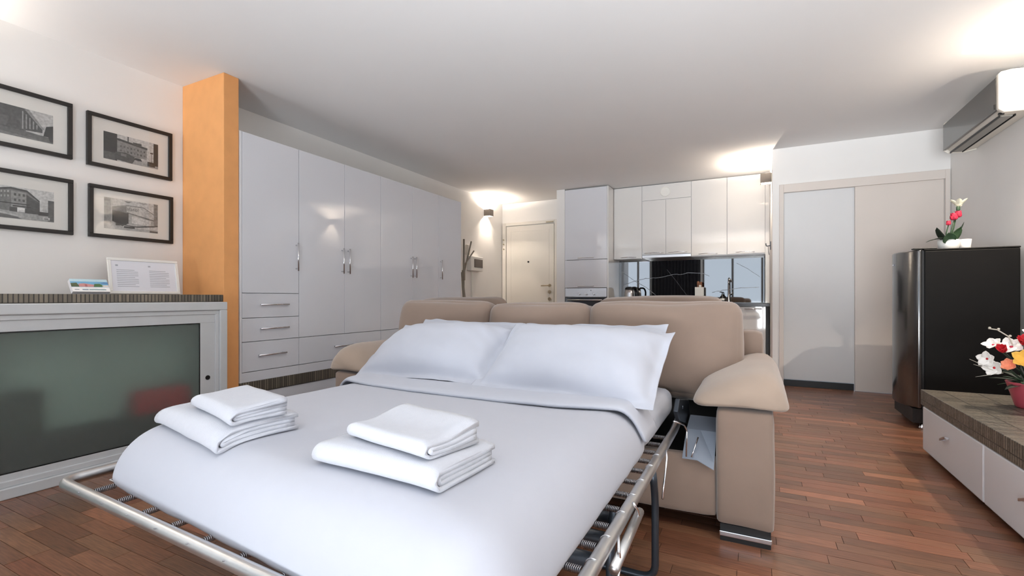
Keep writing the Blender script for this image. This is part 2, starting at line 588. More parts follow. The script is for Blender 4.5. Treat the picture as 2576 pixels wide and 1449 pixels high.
# ------------------------------------------------------------------ wall lamps
def lamp(x, y, z, n, label, power=None, down=None):
    """cube shade open above and below; n = +1 when the wall lies at smaller x"""
    t = thing('wall_lamp', label, 'lamp', (x, y, z - .055), group='cube up and down wall lamps')
    dp, w, h, th = .115, .058, .055, .006
    g = G().box(*sorted((x + n * dp, x + n * (dp - th))), y - w, y + w, z - h, z + h)
    g.box(*sorted((x, x + n * (dp - th))), y - w, y - w + th, z - h, z + h)
    g.box(*sorted((x, x + n * (dp - th))), y + w - th, y + w, z - h, z + h)
    obj('shade', g, DGREY, t)
    obj('wall_plate', G().box(*sorted((x, x + n * .006)), y - .04, y + .04, z - .04, z + .04), DGREY, t)
    bt = mat('lamp_bulb', (1, .9, .75, 1), .4)
    p = bt.node_tree.nodes['Principled BSDF']
    p.inputs['Emission Color'].default_value = (1, .86, .66, 1)
    p.inputs['Emission Strength'].default_value = 30
    obj('bulb', G().box(*sorted((x + n * .085, x + n * .105)), y - .02, y + .02, z - .012, z + .012), bt, t)
    for sg in (1, -1):
        l = bpy.data.lights.new('bulb_light', 'POINT')
        l.energy, l.color, l.shadow_soft_size = ((power or LAMP_W) if sg > 0 or not down else down), LAMP_COL, .009
        o = bpy.data.objects.new('bulb_light', l)
        o.parent = t
        o.location = (n * (.055 if sg > 0 else .040), 0, .055 + (.040 if sg > 0 else -.010))
        COL.objects.link(o)
    return t


lamp(XL, 6.83, 2.385, 1, 'grey cube wall lamp glowing up and down beside the entrance door', 34, 22)
lamp(XP, 6.40, 2.395, -1, 'grey cube wall lamp on the partition edge above the kitchen cabinets', 46, 30)
lamp(XR, 3.95, 2.30, -1, 'grey cube wall lamp just before the air conditioner', 16, 105)
lamp(XL, .55, 2.385, 1, 'grey cube wall lamp left of the framed photographs', 30)
lamp(XR, .35, 2.30, -1, 'grey cube fill lamp added unseen on the right wall near the windows')  # extra lamp out of view, added to fill in light


# ------------------------------------------------------------------ wardrobe run
XW = -3.45
Z0W, ZTOP = .332, 2.24


def bar(p, q, out, r=.006, off=.028):
    p, q, out = Vector(p), Vector(q), Vector(out)
    d = (q - p).normalized()
    g = G().tube([p + out * off - d * .008, q + out * off + d * .008], r, 10)
    g.tube([p + d * .012, p + d * .012 + out * off], r * .95, 8)
    g.tube([q - d * .012, q - d * .012 + out * off], r * .95, 8)
    return g


def wardrobe(label, y0, y1, doors, drawers, handles, near=False):
    t = thing('wardrobe', label, 'wardrobe', (XW - .25, (y0 + y1) / 2, Z0W), group='white glossy wardrobe units on the dark plinth')
    a = y0 + (.016 if near else 0)
    g = G().box(-3.975, XW - .020, y0, y1, Z0W, ZTOP)
    if near:
        g.box(XW - .020, XW + .001, y0, y0 + .014, Z0W, ZTOP)
    obj('carcass', g, CARC, t)
    obj('plinth_board', G().box(XW - .020, XW - .002, a, y1, Z0W, .405), GLOSSW, t, bevel=.0015)
    for (b, c, z0, z1), hy in zip(doors, handles):
        dd = obj('door', G().box(XW - .018, XW, b + .0018, c - .0018, z0, z1), GLOSSW, t, bevel=.0018)
        obj('handle', bar((XW, hy, 1.212), (XW, hy, 1.434), (1, 0, 0), .0065), CHROME, dd, smooth=True, label='chrome bar handle')
    for b, c, z0, z1, h0, h1 in drawers:
        dd = obj('drawer', G().box(XW - .018, XW, b + .0018, c - .0018, z0, z1), GLOSSW, t, bevel=.0018)
        zz = (z0 + z1) / 2 + .007
        obj('handle', bar((XW, h0, zz), (XW, h1, zz), (1, 0, 0), .0065), CHROME, dd, smooth=True, label='chrome bar handle')
    return t


wardrobe('narrow white glossy wardrobe with three small drawers beside the orange column', 2.244, 2.765,
         [(2.260, 2.765, 1.016, ZTOP)],
         [(2.260, 2.765, .824, 1.011, 2.405, 2.642), (2.260, 2.765, .641, .819, 2.405, 2.642), (2.260, 2.765, .410, .636, 2.39, 2.62)], [2.738], True)
wardrobe('white glossy double door wardrobe with one wide drawer mirroring a lit wall lamp', 2.766, 3.759,
         [(2.766, 3.271, .641, ZTOP), (3.271, 3.759, .641, ZTOP)], [(2.766, 3.759, .410, .636, 3.14, 3.386)], [3.237, 3.312])
wardrobe('white glossy double door wardrobe third along from the orange column', 3.760, 4.769,
         [(3.760, 4.274, .641, ZTOP), (4.274, 4.769, .641, ZTOP)], [(3.760, 4.769, .410, .636, 4.14, 4.386)], [4.245, 4.312])
wardrobe('narrow white glossy single door wardrobe next to the coat stand', 4.770, 5.275,
         [(4.770, 5.275, .641, ZTOP)], [(4.770, 5.275, .410, .636, 4.90, 5.14)], [4.812])
t = thing('wardrobe_plinth', 'long dark mosaic slab with white front carrying the wardrobes', 'plinth', (-3.7, 3.8, 0))
obj('slab', G().box(XL + .005, XW + .006, 2.244, 5.30, .242, Z0W), MOSAIC, t, bevel=.002)
obj('front_board', G().box(XL + .005, XW - .004, 2.244, 5.29, 0, .241), GLOSSW, t, bevel=.002)

# ------------------------------------------------------------------ shelf and frosted cabinet under the photographs
obj('mosaic_shelf', G().box(XL + .003, -3.456, -.6, 2.122, .951, 1.000), MOSAIC, loc=(-3.7, .8, .951), bevel=.002,
    label='dark mosaic shelf slab below the framed photographs', cat='shelf')
t = thing('frosted_cabinet', 'low white cabinet with frosted glass sliding doors under the dark shelf', 'cabinet', (-3.35, .95, 0))
X0, X1, YA, YB = -3.472, -3.22, -.55, 2.008
g = G().box(X0, X1 - .05, YA, YA + .02, .02, .93).box(X0, X1 - .05, YB - .02, YB, .02, .93).box(X0, X1 - .05, YA + .02, YB - .02, .02, .04)
g.box(X0, X1 - .05, YA, YB, .93, .948)
obj('carcass', g, CARC, t)
obj('back_board', G().box(X0, X0 + .015, YA + .02, YB - .02, .04, .93), GREENM, t)
g = G().box(X1 - .05, X1, YA, YB, .895, .950).box(X1 - .05, X1, YA, YB, .0, .055)
g.box(X1 - .05, X1, YB - .05, YB, .055, .895).box(X1 - .05, X1, YA, YA + .05, .055, .895)
obj('outer_frame', g, ALU, t, bevel=.005)
g = G().box(X1 - .05, X1 - .014, YA + .05, YB - .05, .868, .895).box(X1 - .05, X1 - .014, YA + .05, YB - .05, .055, .085)
g.box(X1 - .05, X1 - .014, YB - .074, YB - .05, .085, .868)
obj('inner_track', g, ALU, t, bevel=.003)


def fpanel(y0, y1, x, hole):
    p = obj('sliding_door', G().box(x - .014, x, y0, y1, .812, .872).box(x - .014, x, y0, y1, .075, .118)
            .box(x - .014, x, y1 - .095, y1, .118, .812).box(x - .014, x, y0, y0 + .06, .118, .812), ALU, t, bevel=.002)
    obj('frosted_pane', G().box(x - .010, x - .005, y0 + .058, y1 - .093, .114, .816), FROST, p, label='frosted grey green glass pane')
    e = .004
    g = G().box(x - .004, x - .0008, y0 + .06, y1 - .095, .806, .812).box(x - .004, x - .0008, y1 - .101, y1 - .095, .118, .806)
    g.box(x - .004, x - .0008, y0 + .06, y1 - .101, .118, .124)
    obj('gasket', g, BLACK, p)
    if hole:
        obj('finger_pull', G().tube([(x, hole, .447), (x + .003, hole, .447)], .015, 18), BLACK, p, label='round black finger pull')


fpanel(.85, 1.935, X1 - .022, 1.887)
fpanel(YA + .03, .88, X1 - .036, None)
obj('dark_block', G().puff((-3.37, 1.30, .15), (.075, .60, .11), .03, n=8), DARKIN, loc=(-3.37, 1.3, .04), smooth=True,
    label='dark block added low inside to darken the frosted glass', cat='box')  # dark form put in so the pane darkens towards its bottom
obj('storage_box', G().puff((-3.35, 1.66, .335), (.06, .16, .075), .03, n=8), REDM, loc=(-3.35, 1.66, .26), smooth=True,
    label='red blurred object behind the right end of the frosted glass', cat='box')
obj('storage_board', G().box(-3.40, -3.33, .95, 1.10, .262, .50), LEAFD, loc=(-3.37, 1.02, .262), bevel=.004,
    label='dark green blurred object behind the left end of frosted glass', cat='box')


# ------------------------------------------------------------------ framed photographs on the left wall
def gray(v): return (v, v * .985, v * .96, 1)


def picture(label, y0, y1, z0, z1, py0, py1, pz0, pz1, polys, text=None):
    t = thing('picture_frame', label, 'picture', (XL, (y0 + y1) / 2, z0), group='black framed photographs in two rows')
    b, xf = .024, XL + .028
    g = G().box(XL + .002, xf, y0, y1, z1 - b, z1).box(XL + .002, xf, y0, y1, z0, z0 + b)
    g.box(XL + .002, xf, y0, y0 + b, z0 + b, z1 - b).box(XL + .002, xf, y1 - b, y1, z0 + b, z1 - b)
    obj('frame', g, FRAMEB, t, bevel=.002)
    obj('mount', G().box(XL + .003, XL + .012, y0 + b, y1 - b, z0 + b, z1 - b), MATP, t, label='cream white picture mount')
    g = G()
    for k, (v, pl) in enumerate(polys):
        g.col = gray(v)
        x = XL + .0124 + k * .00012
        g.add([(x, py0 + (py1 - py0) * a, pz0 + (pz1 - pz0) * c) for a, c in pl], [tuple(range(len(pl)))])
    pr = obj('print', g, PRINT, t, label='black and white photograph of a building')
    if text:
        c = bpy.data.curves.new('lettering', 'FONT')
        c.body = text
        c.size = .034
        o = bpy.data.objects.new('lettering', c)
        o.parent = pr
        o.location = Vector((XL + .0145, py0 + (py1 - py0) * .40, pz0 + (pz1 - pz0) * .66)) - ORG[t]
        o.rotation_euler = (pi / 2, 0, pi / 2)
        c.materials.append(mat('sign_letters', gray(.12), .7))
        COL.objects.link(o)
        me = bpy.data.meshes.new_from_object(o.evaluated_get(bpy.context.evaluated_depsgraph_get()))
        o2 = bpy.data.objects.new('lettering', me)
        COL.objects.link(o2)
        o2.parent, o2.location, o2.rotation_euler = pr, o.location, o.rotation_euler
        bpy.data.objects.remove(o)
    obj('glazing', G().box(XL + .020, XL + .021, y0 + b, y1 - b, z0 + b, z1 - b), GLASS, t)


R = lambda a, b, c, d: [(a, c), (b, c), (b, d), (a, d)]
rp = random.Random(11)


def windows(a0, a1, z0, z1, sk, n, rows, v):
    out = []
    for i in range(n):
        for j in range(rows):
            a = a0 + (a1 - a0) * (i + .25) / n
            w = (a1 - a0) / n * .5
            zz = z0 + (z1 - z0) * (j + .3) / rows
            h = (z1 - z0) / rows * .45
            out.append((v * rp.uniform(.7, 1.2), [(a, zz + sk * i), (a + w, zz + sk * (i + .5)), (a + w, zz + h + sk * (i + .5)), (a, zz + h + sk * i)]))
    return out


def cols(a0, a1, z0, za, zb, n, v):              # pillars diminishing to the right
    return [(v, [(a0 + (a1 - a0) * (i + .2) / n, z0 - .0 + .1 * i / n), (a0 + (a1 - a0) * (i + .55) / n, z0 + .1 * i / n),
                 (a0 + (a1 - a0) * (i + .55) / n, za + (zb - za) * i / n), (a0 + (a1 - a0) * (i + .2) / n, za + (zb - za) * i / n)]) for i in range(n)]


p1 = [(.52, R(0, 1, 0, 1)), (.10, [(0, .2), (0, 1), (.62, 1), (.85, .42), (.85, .3)]), (.30, [(.60, .98), (.66, 1), (.88, .42), (.84, .42)]),
      (.13, R(0, .62, .2, .62)), (.10, [(.40, .6), (.52, .75), (.56, .3), (.36, .3)]), (.10, R(0, .6, .2, .3)), (.14, [(0, 0), (0, .26), (.6, .24), (1, .18), (1, 0)]),
      (.20, [(0, 0), (0, .12), (.7, .06), (1, 0)]), (.05, [(.86, .2), (.9, .55), (1, .62), (1, .05), (.95, .05), (.93, .2)])] + cols(.56, .8, .3, .9, .45, 5, .34)
picture('black framed photograph of a colonnaded street cut by the edge, upper row', .93, 1.446, 1.880, 2.242, 1.02, 1.353, 1.955, 2.135, p1)
p2 = [(.56, R(0, 1, 0, 1)), (.05, R(0, .235, .0, 1)), (.28, [(.235, .25), (.235, .78), (.5, .74), (.78, .68), (.78, .28)]), (.08, [(.235, .86), (.235, .78), (.79, .66), (.79, .74)]),
      (.06, R(.42, .44, .8, 1)), (.10, R(.52, .68, .74, .84)), (.10, [(.2, .05), (.2, .33), (.38, .38), (.55, .28), (.55, 0)]), (.22, R(.30, .40, .22, .32)),
      (.05, [(.53, .18), (.56, .26), (.66, .26), (.7, .15)]), (.38, [(.5, 0), (.55, .16), (1, .2), (1, 0)]), (.04, R(.91, 1, .1, .98)), (.05, R(.79, .94, .04, .22)),
      (.06, R(.868, .876, .2, .56)), (.06, R(.845, .9, .55, .6)), (.12, R(0, .2, .0, .28))] + windows(.27, .76, .34, .66, -.004, 8, 2, .16)
picture('black framed photograph of a long low building with trees, upper right', 1.522, 2.040, 1.870, 2.230, 1.615, 1.948, 1.937, 2.124, p2)
p3 = [(.60, R(0, 1, 0, 1)), (.20, [(0, .25), (0, .76), (.42, .94), (.62, .90), (.80, .62), (.80, .2)]), (.07, [(0, .80), (0, .76), (.42, .92), (.62, .88), (.80, .60), (.80, .65), (.63, .94), (.42, .98)]),
      (.32, [(.42, .3), (.42, .88), (.62, .84), (.62, .3)]), (.09, [(.62, .22), (.62, .8), (.80, .58), (.80, .2)]), (.08, R(.40, .80, .2, .36)), (.75, R(.50, .60, .22, .36)),
      (.05, R(.0, .66, .46, .49)), (.05, R(.44, .68, .38, .42)), (.38, [(0, 0), (0, .3), (.4, .22), (1, .18), (1, 0)]), (.13, [(0, 0), (0, .22), (.5, .06), (.56, 0)]),
      (.5, [(0, .24), (0, .3), (.52, .10), (.56, .06)]), (.12, R(.915, 1, .02, .70)), (.5, R(.84, .915, .25, .52)), (.06, R(.78, .92, .18, .3)), (.6, R(.84, .94, .05, .13)),
      (.25, R(.86, .92, .06, .11))] + windows(.02, .40, .52, .80, .012, 9, 2, .42) + windows(.44, .61, .5, .84, 0, 3, 2, .10)
picture('black framed photograph of a corner building with parked cars, lower row', .93, 1.450, 1.388, 1.747, 1.02, 1.357, 1.457, 1.648, p3)
p4 = [(.58, R(0, 1, 0, 1)), (.30, R(0, .12, .0, 1)), (.48, [(.12, .0), (.12, 1), (.34, 1), (.34, 0)]), (.22, [(.14, .62), (.14, .70), (.40, .80), (.40, .58)]), (.06, [(.14, .26), (.14, .62), (.41, .60), (.41, .20), (.32, .12)]),
      (.50, [(.40, .56), (.40, .80), (.72, .80), (.92, .62), (.92, .42)]), (.10, [(.14, .70), (.40, .81), (.72, .81), (.92, .62), (.92, .64), (.72, .83), (.40, .83), (.14, .72)]),
      (.18, [(.14, .61), (.41, .56), (.92, .40), (.92, .44), (.41, .60), (.14, .64)]), (.42, [(.41, .2), (.41, .56), (.92, .40), (.92, .18)]), (.05, R(.405, .435, .22, .58)), (.62, [(.5, .25), (.5, .48), (.86, .40), (.86, .2)]),
      (.24, R(.92, 1, .25, 1)), (.10, [(.2, .12), (.35, .15), (.6, .12), (1, .22), (1, .26), (.55, .16), (.2, .2)]), (.45, [(0, 0), (0, .2), (.3, .08), (1, .1), (1, 0)]),
      (.08, R(.35, .55, .07, .13)), (.12, R(.84, 1, .0, .06)), (.2, R(.0, .1, .88, .96)), (.22, [(.34, .96), (.5, .96), (.42, .90)]), (.26, [(.62, .97), (.80, .95), (.72, .93)])]
picture('black framed photograph of a lettered building front, lower right', 1.532, 2.046, 1.390, 1.746, 1.618, 1.946, 1.458, 1.672, p4, 'alatol')

# ------------------------------------------------------------------ document frame and leaflets on the shelf
t = thing('document_frame', 'white frame with a printed text sheet leaning on the dark shelf', 'frame', (-3.75, 1.77, 1.001))
M = Matrix.Translation((-3.735, 1.768, 1.006)) @ Matrix.Rotation(math.radians(-3), 4, 'Z') @ Matrix.Rotation(math.radians(-11), 4, 'Y')


def tf(g, M):
    g.v = [tuple(M @ Vector(p)) for p in g.v]
    return g


w2, hh, b = .208, .245, .018
g = G().box(-.014, 0, -w2, w2, hh - b, hh).box(-.014, 0, -w2, w2, 0, b).box(-.014, 0, -w2, -w2 + b, b, hh - b).box(-.014, 0, w2 - b, w2, b, hh - b)
obj('frame', tf(g, M), WHITEP, t, bevel=.002)
sh = obj('sheet', tf(G().box(-.012, -.006, -w2 + b, w2 - b, b, hh - b), M), PAPER, t)
g = G()
for c0 in (-.165, .022):
    g.box(-.006, -.0055, c0, c0 + .014, hh - .055, hh - .045)
    for k in range(10):
        g.box(-.006, -.0055, c0 + .004, c0 + (.125 if k % 4 else .105), hh - .083 - k * .0125, hh - .0795 - k * .0125)
obj('printed_text', tf(g, M), INK, sh, label='grey lines of small print', kind='stuff')
obj('easel_back', tf(G().box(-.10, -.014, -.02, .02, .0, .006).box(-.02, -.014, -.02, .02, .0, .2), M), WHITEP, t)

t = thing('leaflet_stack', 'stack of leaflets with colourful town picture and white band on shelf', 'leaflets', (-3.70, 1.435, 1.001))
M = Matrix.Translation((-3.665, 1.436, 1.019)) @ Matrix.Rotation(math.radians(-34), 4, 'Y')
obj('holder', tf(G().box(-.030, -.004, -.094, .094, .0, .092), M), PAPER, t, bevel=.001)
g = G()


def cp(col, pl, k):
    g.col = S(*col)
    g.add([(-.0036 + k * .0002, -.094 + .188 * a, .094 * c) for a, c in pl], [tuple(range(len(pl)))])


cp((246, 246, 246), R(0, 1, 0, .36), 0)
cp((120, 178, 214), R(0, 1, .36, 1), 0)
cp((190, 220, 232), R(0, 1, .80, 1), 1)
cp((88, 100, 74), [(0, .38), (0, .66), (.16, .70), (.22, .38)], 2)
cp((206, 150, 148), [(.2, .38), (.2, .62), (.34, .66), (.48, .6), (.6, .56), (.6, .38)], 2)
cp((176, 110, 112), R(.36, .42, .4, .58), 3)
cp((86, 118, 78), [(.58, .38), (.62, .62), (.76, .64), (.86, .5), (.84, .38)], 3)
cp((230, 222, 214), R(.82, 1, .38, .52), 3)
cp((104, 150, 196), [(.78, .66), (.9, .78), (1, .74), (1, .6)], 3)
cp((150, 160, 168), R(.06, .18, .13, .19), 1)
cp((130, 150, 170), R(.26, .42, .12, .2), 1)
cp((140, 170, 176), R(.44, .9, .12, .2), 1)
obj('cover', tf(g, M), PRINTC, t, label='printed cover with a blue sky and pink houses')


# ------------------------------------------------------------------ sofas
def soft(name, c, half, r, bulge, m, parent, **k):
    return obj(name, G().puff(c, half, r, bulge, wob=.006, wf=4, **k), m, parent, smooth=True)


def arm_pad(g, xc, s, y0, y1, dy):
    """draped arm cushion; s=+1: its inner lip hangs towards smaller x"""
    prof = [(-.225, .545), (-.228, .575), (-.20, .605), (-.13, .642), (-.05, .678), (.02, .698), (.070, .690), (.104, .645), (.122, .585), (.126, .548),
            (.112, .530), (.05, .538), (-.03, .540), (-.11, .534), (-.18, .525), (-.212, .528)]
    n = 12
    secs = []
    for i in range(n + 1):
        u = i / n
        y = y0 + (y1 - y0) * u
        e = min(1, u / .14)
        e2 = min(1, (1 - u) / .12)
        k = math.sqrt(max(0, 1 - (1 - e) ** 2)) * math.sqrt(max(0, 1 - (1 - e2) ** 2))
        k = .55 + .45 * k
        lift = -.030 * (1 - min(1, u / .3)) ** 2
        sec = []
        for a, z in prof:
            zz = .555 + (z - .555) * k + (lift if z > .56 else 0)
            aa = -.05 + (a + .05) * (.93 + .07 * k)
            p = Vector((xc + s * aa, y, zz))
            p += noise.noise_vector(p * 7) * .005
            sec.append(p)
        secs.append(sec if s > 0 else sec[::-1])
    return g.loft(secs)


t = thing('sofa_bed', 'beige microfibre three seat sofa with its steel bed frame pulled out', 'sofa bed', (-1.10, 2.5, 0))
SX0, SX1 = -2.27, .072
for s, xc, a0, a1 in ((1, 0.0, -.136, .072), (-1, -2.20, -2.272, -2.064)):
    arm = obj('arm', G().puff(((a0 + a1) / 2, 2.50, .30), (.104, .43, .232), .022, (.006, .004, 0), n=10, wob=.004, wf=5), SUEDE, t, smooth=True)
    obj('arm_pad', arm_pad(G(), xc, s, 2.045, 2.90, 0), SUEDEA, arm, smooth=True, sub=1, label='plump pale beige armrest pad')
    g = G().box(a0 + .015, a1 - .012, 2.09, 2.17, .0, .068)
    ft = obj('foot', g, BLACK, t)
    obj('chrome_strip', G().box(a0 + .012, a1 - .008, 2.080, 2.090, .022, .042), CHROME, ft, bevel=.003)
obj('front_panel', G().puff((-1.10, 2.115, .205), (.964, .030, .122), .018, (0, .006, 0), n=10, wob=.004, wf=4), SUEDE, t, smooth=True)
obj('base', G().box(-2.064, -.136, 2.15, 2.93, .08, .20), DARKIN, t)  # dark colour stands in for shade in the open cavity
obj('inner_back', G().box(-2.064, -.136, 2.70, 2.76, .20, .60), DARKIN, t)  # coloured dark as well, for the shade inside
obj('back_frame', G().puff((-1.11, 2.86, .44), (1.155, .105, .365), .035, (0, .006, .004), n=12, wob=.004), SUEDE, t, smooth=True)
tilt = Matrix.Rotation(math.radians(-13), 3, 'X')
for x0, x1, zt in ((-2.185, -1.475, .955), (-1.478, -.820, .937), (-.826, -.052, .950)):
    obj('back_cushion', G().puff(((x0 + x1) / 2, 2.62, zt - .245), ((x1 - x0) / 2, .105, .245), .062, (.004, .050, .010), n=18, M=tilt, wob=.014, wf=4.5), SUEDE, t, smooth=True)
g = G()
pts = [(2.34, .435), (2.20, .405), (2.08, .340), (2.055, .322)]
for x0, x1, dz in ((-.262, -.205, 0), (-.205, -.142, -.03)):
    vs, n = [], len(pts)
    for x in (x0, x1):
        for k, (yy, z) in enumerate(pts):
            q = z + (dz if k > 1 and x == x1 and dz else 0)
            vs += [(x, yy, q), (x, yy, q - .004)]
    fs = []
    for k in range(n - 1):
        a, b2 = 2 * k, 2 * n + 2 * k
        fs += [(a, a + 2, b2 + 2, b2), (a + 1, b2 + 1, b2 + 3, a + 3)]
    fs += [(2 * n - 2, 2 * n - 1, 4 * n - 1, 4 * n - 2)]
    g.add(vs, fs)
obj('lining_flap', g, LINING, t, label='grey blue lining flap inside the sofa')
obj('hinge_bracket', G().prism([(2.0, .52), (2.06, .56), (2.36, .50), (2.40, .42), (2.30, .40), (2.06, .47)], 'x', -.290, -.272).tube([(-.268, 2.09, .52), (-.262, 2.09, .52)], .008, 10), DTUBE, t, bevel=.003)

# pulled-out bed frame
RZ = .41
FL, FR = (-1.905, .668), (-.302, .607)
path = rpath([(-1.895, 2.30, RZ), (FL[0], FL[1], RZ), (FR[0], FR[1], RZ), (-.304, 2.12, RZ), (-.306, 2.42, RZ + .03)], .05, 6)
bf = obj('bed_frame', G().tube(path, .0165, 14), TUBE, t, smooth=True, label='grey steel tube frame of the pull-out bed')


def foot_y(x): return FL[1] + (FR[1] - FL[1]) * (x - FL[0]) / (FR[0] - FL[0])


obj('support_mesh', G().box(-1.80, -.395, .76, 2.35, .389, .394), DARKIN, bf)
obj('border_wire', G().tube([(-1.80, 2.3, .407), (-1.80, foot_y(-1.8) + .085, .407), (-.386, foot_y(-.386) + .085, .407), (-.386, 2.3, .407)], .0028, 6), TUBE, bf)
g = G()
hel = [(math.cos(k * 2 * pi / 7) * .0075, -.026 + .052 * k / 84, math.sin(k * 2 * pi / 7) * .0075) for k in range(85)]
g.tube(hel, .0016, 4)
g.tube([(0, -.034, 0), (0, -.066, .012)], .0016, 4)
g.tube([(0, .030, 0), (0, .044, 0)], .0016, 4)
spr = None
SPRM = mat('spring_steel', (0.30, 0.30, 0.32, 1), 0.3, 1.0, var=.05)


def spring(x, y, z, rot):
    global spr
    if spr is None:
        m_ = obj('spring', g, SPRM, bf, smooth=True, loc=(0, 0, 0))
        spr = m_
        o = m_
    else:
        o = bpy.data.objects.new('spring', spr.data)
        COL.objects.link(o)
        o.parent = bf
    o.location = Vector((x, y, z)) - ORG[bf]
    o.rotation_euler = (0, 0, rot)


for k in range(13):
    spring(-.346, .74 + k * .105, RZ - .002, -pi / 2)
for k in range(10):
    x = -1.73 + k * .145
    spring(x, foot_y(x) + .048, RZ - .002, 0)
for yy in (1.09, 1.20, 1.32):
    obj('cross_tube', G().tube([(-1.86, yy, .352), (-.345, yy, .352)], .020, 14), DTUBE, bf, smooth=True)
leg = rpath([(-.300, 1.62, .395), (-.300, 1.665, .30), (-.300, 1.665, .018), (-1.90, 1.665, .018), (-1.90, 1.665, .30), (-1.90, 1.62, .395)], .05, 6)
obj('leg', G().tube(leg, .0125, 12), DTUBE, bf, smooth=True, label='dark blue steel U-shaped leg')
leg = rpath([(-.345, 1.30, .395), (-.345, 1.26, .30), (-.345, 1.26, .018), (-1.86, 1.26, .018), (-1.86, 1.26, .30), (-1.86, 1.30, .395)], .05, 6)
obj('leg', G().tube(leg, .0125, 12), DTUBE, bf, smooth=True, label='dark blue steel U-shaped leg')
for pth in ([(-.278, 1.235, .448), (-.270, 1.25, .425), (-.270, 1.262, .405), (-.270, 1.11, .380)],
            [(-.275, 1.075, .436), (-.268, 1.05, .412), (-.268, 1.062, .378), (-.268, 1.03, .35), (-.268, 1.00, .25)],
            [(-.276, 1.74, .44), (-.270, 1.72, .42), (-.270, 1.63, .31)]):
    obj('link_wire', G().tube(rpath(pth, .008, 3), .0035, 8), CHROME, bf, smooth=True)
obj('link_wire', G().tube(rpath([(-.285, 1.98, .485), (-.255, 2.06, .455), (-.245, 2.07, .43), (-.245, 2.045, .33)], .01, 3), .0035, 8), CHROME, bf, smooth=True)
obj('link_wire', G().tube([(-.205, 2.10, .40), (-.226, 2.05, .33)], .003, 8), CHROME, bf, smooth=True)
obj('side_bar', G().tube([(-.275, 1.30, .40), (-.272, 1.02, .385)], .012, 10), TUBE, bf, smooth=True)
for yy in (.86, .97, 1.08, 1.22, 1.34, 1.46, 1.60, 1.72):
    ring = [(-.303 + .0175 * math.cos(a), yy, RZ + .0175 * math.sin(a)) for a in [pi * .35 + pi * .9 * k / 8 for k in range(9)]]
    obj('rail_clip', G().tube(ring, .0015, 5), CHROME, bf, smooth=True)

# second sofa, back to back with the first
t = thing('sofa', 'second beige sofa behind the sofa bed, only cushion tops showing', 'sofa', (-1.36, 3.6, 0))
obj('base', G().puff((-1.36, 3.62, .24), (1.15, .45, .18), .03, n=8), SUEDE, t, smooth=True)
obj('back_frame', G().puff((-1.36, 3.09, .44), (1.22, .09, .36), .035, n=10), SUEDE, t, smooth=True)
tl2 = Matrix.Rotation(math.radians(10), 3, 'X')
for x0, x1, zt in ((-2.56, -1.745, .985), (-1.745, -.985, .925), (-.985, -.160, .992)):
    obj('back_cushion', G().puff(((x0 + x1) / 2, 3.32, zt - .255), ((x1 - x0) / 2, .10, .245), .07, (.004, .04, .008), n=14, M=tl2, wob=.012, wf=3.2), SUEDE, t, smooth=True)
    obj('seat_cushion', G().puff(((x0 + x1) / 2, 3.74, .46), ((x1 - x0) / 2, .33, .085), .05, (0, 0, .02), n=10, wob=.006), SUEDE, t, smooth=True)
for a in (-2.66, -.10):
    obj('arm', G().puff((a, 3.62, .33), (.10, .42, .26), .05, n=8), SUEDE, t, smooth=True)
    for yy in (3.25, 4.0):
        obj('foot', G().box(a - .06, a + .06, yy, yy + .06, 0, .075), BLACK, t)


# ------------------------------------------------------------------ mattress, duvet, pillows
def mshape(q, p):                                # compressed under the duvet, full at the bare head end
    k = min(1., max(0., (q.y - .08) / .15))
    return (q.x * (.93 + .07 * k), q.y, -.07 + (q.z + .07) * (.72 + .28 * k))


obj('mattress', G().puff((-1.105, 1.64, .468), (.752, .80, .070), .050, (0, 0, .004), n=22, wob=.003, wf=3, shape=mshape), PILLM, loc=(-1.105, 1.6, .396), smooth=True,
    label='white mattress on the bed frame, its head corner bare by the armrest', cat='mattress')


DX0, DX1, DY1 = -1.862, -.354, 1.80


def dfront(x): return .695 - .085 * (x + 1.4)


def rnd(t, p): return math.sqrt(max(0., 1 - (1 - min(1., max(0., t))) ** p))


def duvet_z(x, y):                               # top of the duvet: plump, rounding off towards the sides and the foot
    ds = min(x - DX0, DX1 - x)
    df = y - dfront(x)
    a, b = 1 - min(1., max(0., ds / .15)), 1 - min(1., max(0., df / .18))
    z = .400 + .166 * rnd(1 - math.hypot(a, b), 2.3)
    z += .010 * math.sin(pi * min(1, max(0, df) / .9)) * min(1, max(0, ds) / .3)
    k = min(1., max(0., min(ds, df)) / .05)
    z += k * (noise.noise(Vector((x * 2.2, y * 3.0, 1.3))) * .006 + noise.noise(Vector((x * 9 + y * 5, y * 6, 4.1))) * .0016)
    return z


